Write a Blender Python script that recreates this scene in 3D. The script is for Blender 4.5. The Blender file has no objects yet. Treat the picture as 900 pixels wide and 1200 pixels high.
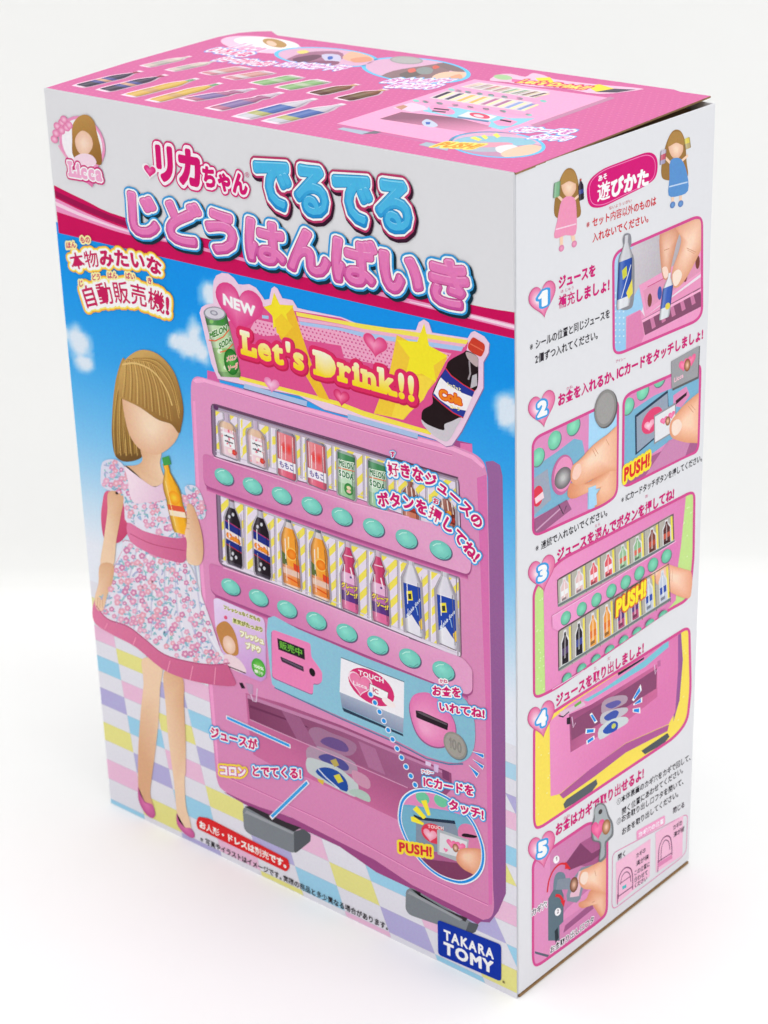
import bpy, math, random
from mathutils import Vector, Matrix
from mathutils.geometry import delaunay_2d_cdt
random.seed(7)
S = bpy.context.scene
COL = S.collection

# ---------------------------------------------------------------- camera, world, lamps, exposure
W, D, H = 0.21297, 0.11103, 0.30           # the carton: width of the front, depth of the side, height (metres)
R_CAM = Matrix(((0.75798318, 0.65163771, -0.02880622),
                (0.24236948, -0.32237447, -0.91505832),
                (-0.6055729, 0.68661707, -0.40229152)))       # rows: right, down, forward
C_CAM = Vector((0.37195018, -0.48506264, 0.45893485))
FOC = 2444.6578
cam_d = bpy.data.cameras.new('camera'); cam = bpy.data.objects.new('camera', cam_d); COL.objects.link(cam)
cam_d.sensor_fit = 'VERTICAL'; cam_d.sensor_height = 36.0; cam_d.lens = FOC / 1200 * 36.0
cam_d.clip_start = 0.01; cam_d.clip_end = 60
_r, _d, _f = R_CAM[0], R_CAM[1], R_CAM[2]
cam.matrix_world = Matrix(((_r[0], -_d[0], -_f[0], C_CAM[0]), (_r[1], -_d[1], -_f[1], C_CAM[1]),
                           (_r[2], -_d[2], -_f[2], C_CAM[2]), (0, 0, 0, 1)))
cam_d.dof.use_dof = True; cam_d.dof.focus_distance = 0.685; cam_d.dof.aperture_fstop = 26
S.camera = cam

wd = bpy.data.worlds.new('World'); S.world = wd; wd.use_nodes = True
wd.node_tree.nodes['Background'].inputs[0].default_value = (1.0, 0.995, 0.985, 1)
wd.node_tree.nodes['Background'].inputs[1].default_value = 0.46

def area(name, loc, target, size, power, col):
    l = bpy.data.lights.new(name, 'AREA'); l.shape = 'RECTANGLE'; l.size = size[0]; l.size_y = size[1]
    l.energy = power; l.color = col
    o = bpy.data.objects.new(name, l); COL.objects.link(o); o.location = loc
    o.rotation_euler = (Vector(target) - Vector(loc)).to_track_quat('-Z', 'Y').to_euler()
    return o
area('softbox_overhead', (0.1, -0.1, 1.9), (0.0, 0.1, 0.1), (1.6, 1.6), 21.5, (1, 0.993, 0.985))
area('softbox_front', (-0.9, -1.8, 1.1), (-0.1, 0, 0.12), (1.2, 1.0), 7.6, (1, 0.99, 0.99))
area('softbox_side', (1.9, 0.6, 0.9), (0, 0.05, 0.15), (1.0, 1.0), 11, (0.93, 0.965, 1.0))
S.view_settings.view_transform = 'Standard'; S.view_settings.look = 'None'
S.view_settings.exposure = 0.0; S.view_settings.gamma = 1.0

# ---------------------------------------------------------------- materials
GAIN = 1.0
def lin(c):
    o = []
    for x in c[:3]:
        x = max(0.0, min(255.0, x)) / 255.0
        x = x / 12.92 if x <= 0.04045 else ((x + 0.055) / 1.055) ** 2.4
        o.append(min(0.93, x / GAIN))
    return o
def mat(name, rgb, rough=0.5, noise=0.0, scale=60.0, spec=0.5, bump=0.0, attr=None):
    m = bpy.data.materials.new(name); m.use_nodes = True; nt = m.node_tree; N = nt.nodes; L = nt.links
    b = N['Principled BSDF']; b.inputs['Roughness'].default_value = rough; b.inputs['Specular IOR Level'].default_value = spec
    tc = N.new('ShaderNodeTexCoord'); nz = N.new('ShaderNodeTexNoise'); nz.inputs['Scale'].default_value = scale
    nz.inputs['Detail'].default_value = 5; L.new(tc.outputs['Object'], nz.inputs['Vector'])
    mp = N.new('ShaderNodeMapRange'); mp.inputs[1].default_value = 0.25; mp.inputs[2].default_value = 0.75
    mp.inputs[3].default_value = 1 - noise; mp.inputs[4].default_value = 1 + noise * 0.6
    L.new(nz.outputs['Fac'], mp.inputs[0])
    mx = N.new('ShaderNodeMix'); mx.data_type = 'RGBA'; mx.blend_type = 'MULTIPLY'; mx.inputs[0].default_value = 1
    if attr:
        a = N.new('ShaderNodeVertexColor'); a.layer_name = attr
        n2 = N.new('ShaderNodeTexNoise'); n2.inputs['Scale'].default_value = 1500; n2.inputs['Detail'].default_value = 2      # fine colour mottling of offset print
        L.new(tc.outputs['Object'], n2.inputs['Vector'])
        m2 = N.new('ShaderNodeMix'); m2.data_type = 'RGBA'; m2.blend_type = 'OVERLAY'; m2.inputs[0].default_value = 0.16
        L.new(a.outputs['Color'], m2.inputs[6]); L.new(n2.outputs['Color'], m2.inputs[7]); L.new(m2.outputs[2], mx.inputs[6])
    else:
        mx.inputs[6].default_value = (*lin(rgb), 1)
    L.new(mp.outputs[0], mx.inputs[7]); L.new(mx.outputs[2], b.inputs['Base Color'])
    if bump:
        bp = N.new('ShaderNodeBump'); bp.inputs['Strength'].default_value = bump; bp.inputs['Distance'].default_value = 0.0004
        nb = N.new('ShaderNodeTexNoise'); nb.inputs['Scale'].default_value = scale * 0.5
        L.new(tc.outputs['Object'], nb.inputs['Vector']); L.new(nb.outputs['Fac'], bp.inputs['Height'])
        L.new(bp.outputs['Normal'], b.inputs['Normal'])
    return m
M_INK = mat('printed_ink', None, 0.5, 0.035, 900, 0.05, 0.0, 'ink')
M_CARD = mat('white_coated_card', (224, 224, 228), 0.5, 0.012, 500, 0.1, 0.05)
M_KRAFT = mat('brown_cardboard', (150, 118, 82), 0.85, 0.18, 700, 0.2, 0.3)
M_DARK = mat('inner_grey_card', (70, 60, 50), 0.9, 0.15, 200, 0.1)
M_TABLE = mat('white_table_paper', (252, 252, 250), 0.7, 0.012, 14, 0.25, 0.0)
M_WALL = mat('white_wall_paper', (246, 246, 244), 0.8, 0.012, 10, 0.2)

# ---------------------------------------------------------------- photo pixel -> point on a face of the carton (u, v in metres)
def ray(px):
    d = _r * ((px[0] - 450) / FOC) + _d * ((px[1] - 600) / FOC) + _f
    return d
def at(face, px):
    d = ray(px); c = C_CAM
    if face == 'front': t = -c[1] / d[1]; p = c + d * t; return (p[0], p[2])
    if face == 'side':  t = -c[0] / d[0]; p = c + d * t; return (p[1], p[2])
    if face == 'top':   t = (H - c[2]) / d[2]; p = c + d * t; return (p[0], p[1])
    if face == 'floor': t = -c[2] / d[2]; p = c + d * t; return (p[0], p[1])
DZ = 1.3e-6
def place3(face, uv, lvl, off=0.00002):
    o = off + lvl * DZ
    if face == 'front': return (uv[0], -o, uv[1])
    if face == 'side': return (o, uv[0], uv[1])
    return (uv[0], uv[1], H + o)

# zoom windows of the study: origin x, y and scale; P() turns figures noted there into photo pixels
ZW = dict(F=(0, 0, 1), Z4=(40, 120, 3.6), Z5=(160, 150, 2.143), Z6=(220, 310, 2.5), Z7=(60, 360, 4), Z8=(60, 620, 3),
          A=(220, 470, 4.5), B=(400, 480, 4.5), C=(230, 620, 4.5), D=(390, 640, 4.5), E=(220, 800, 4.5), G=(400, 820, 4.5),
          Hh=(120, 900, 3.214), I=(380, 960, 3.4615), S1=(600, 120, 3.6), S2=(600, 260, 3.6), S3=(600, 380, 3.6),
          S4=(600, 480, 3.6), S5=(600, 570, 3.6), S6=(600, 690, 3.6), S7=(600, 820, 3.6), S8=(600, 940, 3.6),
          N1=(340, 930, 3.4615), N2=(230, 320, 5.294), N3=(380, 370, 4.2857), N4=(40, 30, 4.09), N5=(240, 30, 4.09),
          N6=(380, 60, 4.09), N7=(500, 70, 3.4615), N8=(0, 560, 2.727), M1=(240, 470, 5.625), M2=(380, 500, 5),
          M3=(250, 580, 5.625), M4=(390, 640, 5.625), M5=(250, 690, 6), M6=(620, 560, 4.5), M7=(620, 960, 4.5), M8=(480, 880, 7.5))
def P(z, s):
    ox, oy, k = ZW[z]
    if isinstance(s, str): s = [tuple(float(a) for a in q.split(',')) for q in s.split()]
    return [(ox + x / k, oy + y / k) for x, y in s]
def P1(z, p): return P(z, [p])[0]

def smooth(pts, n=5, closed=True):
    out = []; m = len(pts)
    for i in range(m if closed else m - 1):
        if closed: p0, p1, p2, p3 = pts[i - 1], pts[i], pts[(i + 1) % m], pts[(i + 2) % m]
        else: p0, p1, p2, p3 = pts[max(i - 1, 0)], pts[i], pts[i + 1], pts[min(i + 2, m - 1)]
        for k in range(n):
            t = k / n
            out.append(tuple(0.5 * (2 * b + (c - a) * t + (2 * a - 5 * b + 4 * c - d) * t * t + (3 * b - a - 3 * c + d) * t ** 3)
                             for a, b, c, d in zip(p0, p1, p2, p3)))
    if not closed: out.append(pts[-1])
    return out
def mixc(a, b, t): return tuple(x + (y - x) * t for x, y in zip(a, b))
def area2(p): return sum(a[0] * b[1] - b[0] * a[1] for a, b in zip(p, p[1:] + p[:1]))
def clip(poly, cv):                                   # Sutherland-Hodgman against a convex outline
    if area2(cv) < 0: cv = cv[::-1]
    for a, b in zip(cv, cv[1:] + cv[:1]):
        out = []
        f = lambda p: (b[0] - a[0]) * (p[1] - a[1]) - (b[1] - a[1]) * (p[0] - a[0])
        for p, q in zip(poly, poly[1:] + poly[:1]):
            fp, fq = f(p), f(q)
            if fp >= 0: out.append(p)
            if (fp >= 0) != (fq >= 0):
                t = fp / (fp - fq); out.append((p[0] + (q[0] - p[0]) * t, p[1] + (q[1] - p[1]) * t))
        poly = out
        if len(poly) < 3: return []
    return poly
def inside(p, poly):
    r = False
    for a, b in zip(poly, poly[1:] + poly[:1]):
        if (a[1] > p[1]) != (b[1] > p[1]) and p[0] < (b[0] - a[0]) * (p[1] - a[1]) / (b[1] - a[1]) + a[0]: r = not r
    return r
def rounded(q, r, n=5):                               # round the corners of an outline, radius in photo pixels
    out = []
    for i, p in enumerate(q):
        a, b = q[i - 1], q[(i + 1) % len(q)]
        def toward(x):
            d = math.hypot(x[0] - p[0], x[1] - p[1]); k = min(r / d, 0.48); return (p[0] + (x[0] - p[0]) * k, p[1] + (x[1] - p[1]) * k)
        s, e = toward(a), toward(b)
        for k in range(n + 1):
            t = k / n
            out.append(tuple((1 - t) ** 2 * s[j] + 2 * t * (1 - t) * p[j] + t * t * e[j] for j in (0, 1)))
    return out
def ellipse(c, a, b, n=28):
    return [(c[0] + a[0] * math.cos(t) + b[0] * math.sin(t), c[1] + a[1] * math.cos(t) + b[1] * math.sin(t))
            for t in (2 * math.pi * k / n for k in range(n))]

# ---------------------------------------------------------------- glyphs: outlines of the built-in font, thickened and re-filled
_G = {}
def glyph(ch):
    if ch in _G: return _G[ch]
    c = bpy.data.curves.new('glyph', 'FONT'); c.body = ch; c.size = 1; c.resolution_u = 3
    o = bpy.data.objects.new('glyph', c); COL.objects.link(o)
    dg = bpy.context.evaluated_depsgraph_get(); dg.update()
    e = o.evaluated_get(dg); m = e.to_mesh()
    vs = [(v.co.x, v.co.y) for v in m.vertices]; fs = [list(p.vertices) for p in m.polygons]
    e.to_mesh_clear(); bpy.data.objects.remove(o); bpy.data.curves.remove(c)
    _G[ch] = (vs, fs); return _G[ch]
def dp(pts, eps):
    if len(pts) < 3: return pts
    a, b = pts[0], pts[-1]; L = math.hypot(b[0] - a[0], b[1] - a[1]); best = 0; bi = 0
    for i in range(1, len(pts) - 1):
        p = pts[i]
        d = abs((b[0] - a[0]) * (p[1] - a[1]) - (b[1] - a[1]) * (p[0] - a[0])) / L if L > 1e-9 else math.hypot(p[0] - a[0], p[1] - a[1])
        if d > best: best, bi = d, i
    if best <= eps: return [a, b]
    return dp(pts[:bi + 1], eps)[:-1] + dp(pts[bi:], eps)
SERIF = {'L': [(0.0, .0, .30, .09), (0.0, .60, .28, .69), (.42, 0, .52, .22)], 'D': [(-.02, 0, .25, .09), (-.02, .6, .25, .69)],
         'r': [(-.01, 0, .27, .08), (0, .43, .15, .5)], 'i': [(-.01, 0, .27, .08), (0, .43, .15, .5)],
         'n': [(-.01, 0, .25, .08), (0, .43, .15, .5), (.34, 0, .56, .08)], 'k': [(-.01, 0, .25, .08), (0, .61, .15, .69), (.36, 0, .58, .08)]}
FLAG = {'1': [(0.06, 0.46), (0.2, 0.66), (0.3, 0.682), (0.3, 0.58), (0.2, 0.56)]}
_I = {}
def fat(ch, r, serif=False, eps=0.004):
    key = (ch, round(r, 4), serif)
    if key in _I: return _I[key]
    vs, fs = glyph(ch); r0 = 0.0
    if r <= 0: _I[key] = (vs, fs); return _I[key]
    if r > 0.085: vs, fs = fat(ch, 0.05, serif, 0.008); r0 = 0.05
    if not vs: _I[key] = ([], []); return _I[key]
    vs = list(vs); fs = [list(f) for f in fs]
    cnt = {}
    for f in fs:
        for a, b in zip(f, f[1:] + f[:1]): k = (min(a, b), max(a, b)); cnt[k] = cnt.get(k, 0) + 1
    be = [k for k, n in cnt.items() if n == 1]
    if serif and ch in SERIF and not r0:
        for x0, y0, x1, y1 in SERIF[ch]:
            i = len(vs); vs += [(x0, y0), (x1, y0), (x1, y1), (x0, y1)]; fs.append([i, i + 1, i + 2, i + 3])
            be += [(i, i + 1), (i + 1, i + 2), (i + 2, i + 3), (i + 3, i)]
    if ch in FLAG and not r0:
        i = len(vs); k = len(FLAG[ch]); vs += FLAG[ch]; fs.append(list(range(i, i + k))[::-1]); be += [(i + a, i + (a + 1) % k) for a in range(k)]
    V = [Vector(v) for v in vs]; F = [list(f) for f in fs]; r -= r0
    if r > 0:
        for a, b in be:
            p, q = V[a], V[b]; d = q - p
            if d.length < 1e-6: continue
            n = Vector((-d.y, d.x)).normalized() * r; i = len(V); V += [p + n, p - n, q - n, q + n]; F.append([i, i + 1, i + 2, i + 3])
        k8 = 10 if r > 0.04 else 6
        for a in (sorted(set(x for e in be for x in e)) if r0 or r > 0.0201 else ()):
            i = len(V); V += [V[a] + Vector((math.cos(k * 2 * math.pi / k8), math.sin(k * 2 * math.pi / k8))) * r for k in range(k8)]
            F.append(list(range(i, i + k8)))
    res = delaunay_2d_cdt(V, [], F, 1, 1e-6)
    rv, rf = res[0], [f for f, og in zip(res[2], res[5]) if og]
    if not r0 and r <= 0.0201: _I[key] = ([(v.x, v.y) for v in rv], [list(f) for f in rf]); return _I[key]      # thin writing: the union as it is
    de = set()
    for f in rf:
        for a, b in zip(f, list(f[1:]) + [f[0]]): de.add((a, b))
    bd = [e for e in de if (e[1], e[0]) not in de]
    nxt = {}
    for a, b in bd: nxt.setdefault(a, []).append(b)
    loops = []
    for a0 in list(nxt):
        while nxt.get(a0):
            lp = [a0]; a = a0
            while nxt.get(a):
                b = nxt[a].pop()
                if b == a0: break
                lp.append(b); a = b
            if len(lp) > 2: loops.append(lp)
    V2, F2 = [], []
    for lp in loops:
        pts = [(rv[i].x, rv[i].y) for i in lp]
        if abs(area2(pts)) < 2e-4: continue
        h = len(pts) // 2
        s = dp(pts[:h + 1], eps)[:-1] + dp(pts[h:] + [pts[0]], eps)[:-1]
        if len(s) < 3: continue
        if area2(s) < 0: s = s[::-1]
        i = len(V2); V2 += [Vector(q) for q in s]; F2.append(list(range(i, i + len(s))))
    if not F2: _I[key] = ([], []); return _I[key]
    res = delaunay_2d_cdt(V2, [], F2, 1, 1e-6)               # odd count of enclosing outlines: ink; even: a hole
    out = ([(v.x, v.y) for v in res[0]], [list(f) for f, og in zip(res[2], res[5]) if len(og) % 2 == 1])
    _I[key] = out; return out
def adv(ch, serif=False):
    if ch == ' ': return 0.3
    if ord(ch) > 0x2fff or ch in '※': return 0.66 if ch in '、。' else 1.0
    vs, _ = glyph(ch); return max(v[0] for v in vs) + 0.075 + (0.05 if serif else 0)

# ---------------------------------------------------------------- a printed part: flat ink areas on one face, gathered in one mesh
class Part:
    def __init__(s, name, face, parent, lvl):
        s.name, s.face, s.parent, s.l = name, face, parent, lvl
        s.V, s.F, s.C = [], [], []
    def raw(s, uv, faces, cols, l=None):
        if l is None: s.l += 1; l = s.l
        b = len(s.V); s.V += [place3(s.face, p, l) for p in uv]; s.C += [lin(c) for c in cols]
        for f in faces:
            if sum(uv[a][0] * uv[c][1] - uv[c][0] * uv[a][1] for a, c in zip(f, f[1:] + f[:1])) < 0: f = f[::-1]
            s.F.append([b + i for i in f])
    def uv(s, uvp, c, l=None):
        if len(uvp) < 3: return
        s.raw(uvp, [list(range(len(uvp)))], [c] * len(uvp) if not callable(c) else [c(p) for p in uvp], l)
    def poly(s, px, c, l=None):
        """c: a colour, or (colour, colour, from, to) for a printed blend between two photo pixels"""
        u = [at(s.face, p) for p in px]
        if len(c) == 4:
            a, b = at(s.face, c[2]), at(s.face, c[3]); d = (b[0] - a[0], b[1] - a[1]); q = d[0] ** 2 + d[1] ** 2
            cols = [mixc(c[0], c[1], max(0, min(1, ((p[0] - a[0]) * d[0] + (p[1] - a[1]) * d[1]) / q))) for p in u]
        else: cols = [c] * len(u)
        s.raw(u, [list(range(len(u)))], cols, l)
    def tone(s, px, cin, cout, ctr=None, n=5, k1=0.15):
        """an area whose printed colour runs from its rim (cout) to a spot inside it (cin)"""
        u = [at(s.face, p) for p in px]
        c = at(s.face, ctr) if ctr else (sum(p[0] for p in u) / len(u), sum(p[1] for p in u) / len(u))
        m = len(u); V, C, F = [], [], []
        for k in range(n + 1):
            f = 1 - (1 - k1) * k / n
            V += [(c[0] + (p[0] - c[0]) * f, c[1] + (p[1] - c[1]) * f) for p in u]; C += [mixc(cout, cin, k / n)] * m
            if k:
                F += [[(k - 1) * m + i, (k - 1) * m + (i + 1) % m, k * m + (i + 1) % m, k * m + i] for i in range(m)]
        V.append(c); C.append(cin)
        F += [[n * m + i, n * m + (i + 1) % m, len(V) - 1] for i in range(m)]
        s.raw(V, F, C)
    def line(s, px, w, c, closed=False):
        u = [at(s.face, p) for p in px]
        q0 = at(s.face, (px[0][0], px[0][1])); q1 = at(s.face, (px[0][0], px[0][1] + 1)); k = abs(q0[1] - q1[1]) * w / 2
        n = len(u); V = []
        for i, p in enumerate(u):
            a = u[i - 1] if (i or closed) else p; b = u[(i + 1) % n] if (i < n - 1 or closed) else p
            d = math.hypot(b[0] - a[0], b[1] - a[1]) or 1e-9; nx, ny = -(b[1] - a[1]) / d * k, (b[0] - a[0]) / d * k
            V += [(p[0] + nx, p[1] + ny), (p[0] - nx, p[1] - ny)]
        F = [[2 * i, 2 * i + 1, 2 * ((i + 1) % n) + 1, 2 * ((i + 1) % n)] for i in range(n if closed else n - 1)]
        s.raw(V, F, [c] * len(V))
    def text(s, z, txt, p0, p1, h, c, bold=0.03, rims=(), serif=False, up=0.0, path=None, sp=0.0, lean=0.0):
        """writing along a base line p0..p1 (or path), h = height of the letters, all noted in zoom window z"""
        k = ZW[z][2]; latin = all(ord(x) < 0x2000 for x in txt)
        pts = P(z, path) if path else [P1(z, p0), P1(z, p1)]
        if len(pts) > 2: pts = smooth(pts, 8, False)
        u = [at(s.face, p) for p in pts]
        m = pts[len(pts) // 2]; q = at(s.face, (m[0], m[1] - h / k)); m = at(s.face, m); hh = math.hypot(q[0] - m[0], q[1] - m[1])
        sy = hh / (0.69 if latin else 0.90); y0 = 0.0 if latin else 0.07
        seg = [math.hypot(b[0] - a[0], b[1] - a[1]) for a, b in zip(u, u[1:])]; tot = sum(seg)
        av = [adv(x, serif) + sp for x in txt]; sx = tot / sum(av)
        def along(d):
            for a, b, L in zip(u, u[1:], seg):
                if d <= L or b is u[-1]: return (a[0] + (b[0] - a[0]) * d / L, a[1] + (b[1] - a[1]) * d / L), ((b[0] - a[0]) / L, (b[1] - a[1]) / L)
                d -= L
        layers = [(r, cc, dx, dy) for r, cc, dx, dy in rims] + [(bold, c, 0, 0)]
        base = s.l
        for li, (r, cc, dx, dy) in enumerate(layers):
            x = 0
            for i, ch in enumerate(txt):
                if ch != ' ':
                    rr = r if li < len(layers) - 1 or not (0x4e00 <= ord(ch) < 0xa000 or ch in '※①②') else (0 if ch in '※①②' else min(.02, r * (.3 if len(glyph(ch)[1]) > 48 else .4)))
                    vs, fs = fat(ch, rr, serif)
                    cx = (x + av[i] / 2) * sx; o, t = along(cx)
                    if len(u) == 2 and not path: up_v = (lean, 1.0)
                    else: up_v = (-t[1], t[0])
                    V = []; C = []
                    for vx, vy in vs:
                        a = (vx + dx - av[i] / 2 + sp / 2) * sx; b = (vy + y0 + dy + up) * sy
                        V.append((o[0] + t[0] * a + up_v[0] * b, o[1] + t[1] * a + up_v[1] * b))
                        C.append(mixc(cc[1], cc[0], max(0, min(1, (vy + .05) / .85))) if isinstance(cc[0], tuple) else cc)
                    s.raw(V, fs, C, base + 1 + li * 2 + i % 2)
                x += av[i]
        s.l = base + 2 * len(layers)
    def done(s, label=None):
        me = bpy.data.meshes.new(s.name); me.from_pydata(s.V, [], s.F)
        ca = me.color_attributes.new('ink', 'FLOAT_COLOR', 'POINT')
        ca.data.foreach_set('color', [x for c in s.C for x in (c[0], c[1], c[2], 1.0)])
        me.materials.append(M_INK)
        o = bpy.data.objects.new(s.name, me); COL.objects.link(o); o.parent = s.parent
        if label: o['label'] = label
        return o
def heart(part, c, a, b, cin, cout, rim=None, rw=1.18, hi=None):
    """heart at photo pixel c; a = half width vector, b = half height vector (down)"""
    def pts(k):
        r = []
        for i in range(40):
            t = 2 * math.pi * i / 40
            x = math.sin(t) ** 3; y = -(13 * math.cos(t) - 5 * math.cos(2 * t) - 2 * math.cos(3 * t) - math.cos(4 * t)) / 15.0
            r.append((c[0] + k * (x * a[0] + y * b[0]), c[1] + k * (x * a[1] + y * b[1])))
        return r
    if rim: part.poly(pts(rw), rim)
    part.tone(pts(1.0), cin, cout, hi or (c[0] - a[0] * 0.2 + b[0] * 0.05, c[1] - a[1] * 0.2 + b[1] * 0.05))
def star(part, z, c, r, col, rot=0, rr=0.45, sl=(1, .3)):
    cx, cy = P1(z, c); k = ZW[z][2]; pts = []
    for i in range(10):
        q = (r if i % 2 == 0 else r * rr) / k; t = rot + math.pi * i / 5
        x, y = math.sin(t) * q, -math.cos(t) * q; pts.append((cx + x * sl[0], cy + y + x * sl[1]))
    part.poly(pts, col)
def bottle(part, z, top, bot, hw, prof, bands, slope=0.36, base=None):
    """a drawn bottle or can: axis top..bot, half width hw, profile [(t, width)], colour bands [(t0, t1, colour)]"""
    T, B = P1(z, top), P1(z, bot); k = hw / ZW[z][2]; ax = (B[0] - T[0], B[1] - T[1])
    side = (1.0, slope)
    def wid(t):
        for (a, wa), (b, wb) in zip(prof, prof[1:]):
            if a <= t <= b: return wa + (wb - wa) * (t - a) / (b - a + 1e-9)
        return prof[-1][1]
    def pt(t, x): return (T[0] + ax[0] * t + side[0] * k * x, T[1] + ax[1] * t + side[1] * k * x)
    for t0, t1, col in bands:
        ts = sorted(set([t0, t1] + [t for t, _ in prof if t0 < t < t1] + [t0 + (t1 - t0) * i / 6 for i in range(7)]))
        n = len(ts); xs = (-1, -.55, 0, .55, 1)
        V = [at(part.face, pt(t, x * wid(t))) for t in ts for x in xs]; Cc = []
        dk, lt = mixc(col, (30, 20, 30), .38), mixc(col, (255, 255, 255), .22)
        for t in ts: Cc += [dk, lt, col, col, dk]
        F = [[i * 5 + j, i * 5 + j + 1, i * 5 + j + 6, i * 5 + j + 5] for i in range(n - 1) for j in range(4)]
        part.raw(V, F, Cc)
    return pt, wid
BOT = [(0, .34), (.06, .34), (.07, .26), (.13, .28), (.22, .62), (.33, .95), (.42, 1), (.62, .96), (.68, 1), (.95, .98), (1, .8)]
ORG = [(0, .34), (.08, .34), (.1, .3), (.17, .5), (.3, .9), (.4, 1), (.55, .92), (.62, 1), (.95, 1), (1, .88)]
GRP = [(0, .3), (.08, .3), (.16, .5), (.24, .8), (.32, .55), (.42, .75), (.5, 1), (.95, 1), (1, .9)]
SOD = [(0, .28), (.1, .28), (.13, .4), (.3, 1), (.95, 1), (1, .9)]
CAN = [(0, .8), (.05, 1), (.95, 1), (1, .84)]
JAR = [(0, .3), (.16, .3), (.24, .8), (.32, 1), (.95, 1), (1, .9)]

# ---------------------------------------------------------------- the table and the wall behind it
def mesh_obj(name, V, F, m, parent=None, smoothed=False):
    me = bpy.data.meshes.new(name); me.from_pydata(V, [], F); me.materials.append(m)
    if smoothed: me.polygons.foreach_set('use_smooth', [True] * len(me.polygons))
    o = bpy.data.objects.new(name, me); COL.objects.link(o); o.parent = parent; return o
gl, gr = Vector(at('floor', (40, 703))), Vector(at('floor', (845, 687)))
gd = (gr - gl).normalized(); gn = Vector((-gd.y, gd.x))
if gn.dot(Vector((C_CAM.x, C_CAM.y)) - gl) > 0: gn = -gn
mid = (gl + gr) / 2
def gp(a, b, z): q = mid + gd * a + gn * b; return (q.x, q.y, z)
t = mesh_obj('tabletop', [gp(-4, 0.01, 0), gp(4, 0.01, 0), gp(4, -4, 0), gp(-4, -4, 0)], [(0, 1, 2, 3)], M_TABLE); t['kind'] = 'structure'
prof = [(0.0, -0.002), (0.004, 0.0005), (0.009, 0.004), (0.012, 0.012), (0.013, 0.03), (0.013, 3.0)]
wv = [gp(a, b, z) for b, z in prof for a in (-4, 4)]
w = mesh_obj('wall', wv, [(2 * i, 2 * i + 1, 2 * i + 3, 2 * i + 2) for i in range(len(prof) - 1)], M_WALL, None, True); w['kind'] = 'structure'

# ---------------------------------------------------------------- the carton
BOX = bpy.data.objects.new('toy_box', None); COL.objects.link(BOX); BOX.empty_display_size = 0.05
BOX['label'] = 'tall pink and white cardboard toy box printed with a drinks machine, on the white table'
BOX['category'] = 'toy box'
import bmesh
def slab(name, x0, x1, y0, y1, z0, z1, m, parent, bev=0.0002):
    bm = bmesh.new(); bmesh.ops.create_cube(bm, size=1)
    for v in bm.verts: v.co = ((x0 + x1) / 2 + v.co.x * (x1 - x0), (y0 + y1) / 2 + v.co.y * (y1 - y0), (z0 + z1) / 2 + v.co.z * (z1 - z0))
    if bev: bmesh.ops.bevel(bm, geom=bm.edges[:], offset=bev, segments=2, affect='EDGES')
    me = bpy.data.meshes.new(name); bm.to_mesh(me); bm.free(); me.materials.append(m)
    o = bpy.data.objects.new(name, me); COL.objects.link(o); o.parent = parent; return o
TH = 0.0007
FRONT = slab('front_panel', -W, 0, 0, TH, 0.0005, H + .0001, M_CARD, BOX, .0003)
SIDE = slab('side_panel', -TH, 0, TH + .00004, D, 0.0013, H, M_CARD, BOX)
slab('back_panel', -W, -TH - .00004, D - TH, D, 0.0005, H, M_CARD, BOX)
slab('outer_side_panel', -W, -W + TH, TH + .00004, D - TH - .00004, 0.0005, H, M_CARD, BOX)
slab('bottom_flap', -W + .0012, 0.0003, .0012, D - .0006, 0.0, 0.0011, M_KRAFT, BOX)
slab('dust_flap', -W + .001, -TH - .0002, .001, D - .001, H - .0036, H - .003, M_KRAFT, BOX)
# lid: hinged on the front fold, its free edges standing a little open
LIFT = 0.0014 / D
_at0, _pl0 = at, place3
def at(face, px):
    if face != 'top': return _at0(face, px)
    d = ray(px); c = C_CAM; t = (H + LIFT * c[1] - c[2]) / (d[2] - LIFT * d[1]); p = c + d * t; return (p[0], p[1])
def place3(face, uv, lvl, off=0.00002):
    if face != 'top': return _pl0(face, uv, lvl, off)
    return (uv[0], uv[1], H + LIFT * uv[1] + off + lvl * DZ)
lid_px = [(52, 103.5), (150, 73), (255, 43.5), (280, 38.5), (300, 37), (318, 36.5), (325, 41.5), (560, 73), (790, 105), (797, 107.5), (833, 112.5), (603.5, 203)]
lu = [at('top', p) for p in lid_px]; n = len(lu)
lv = [(x, max(y, 0.0006), H + LIFT * y) for x, y in lu] + [(x, max(y, 0.0006), H + LIFT * y - 0.0006) for x, y in lu]
TOP = mesh_obj('top_flap', lv, [list(range(n)), list(range(2 * n - 1, n - 1, -1))] + [(i, n + i, n + (i + 1) % n, (i + 1) % n) for i in range(n)], M_KRAFT, BOX)

def part(name, face, lvl): return Part(name, face, {'front': FRONT, 'side': SIDE, 'top': TOP}[face], lvl)
def fs(s, t):                                     # front panel: fractions across and down -> metres
    return (-W + s * W, H - t * H)
WH = (238, 236, 241); MAG = (208, 22, 112); PINK = (231, 133, 190); TURQ = (128, 216, 200)

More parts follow.
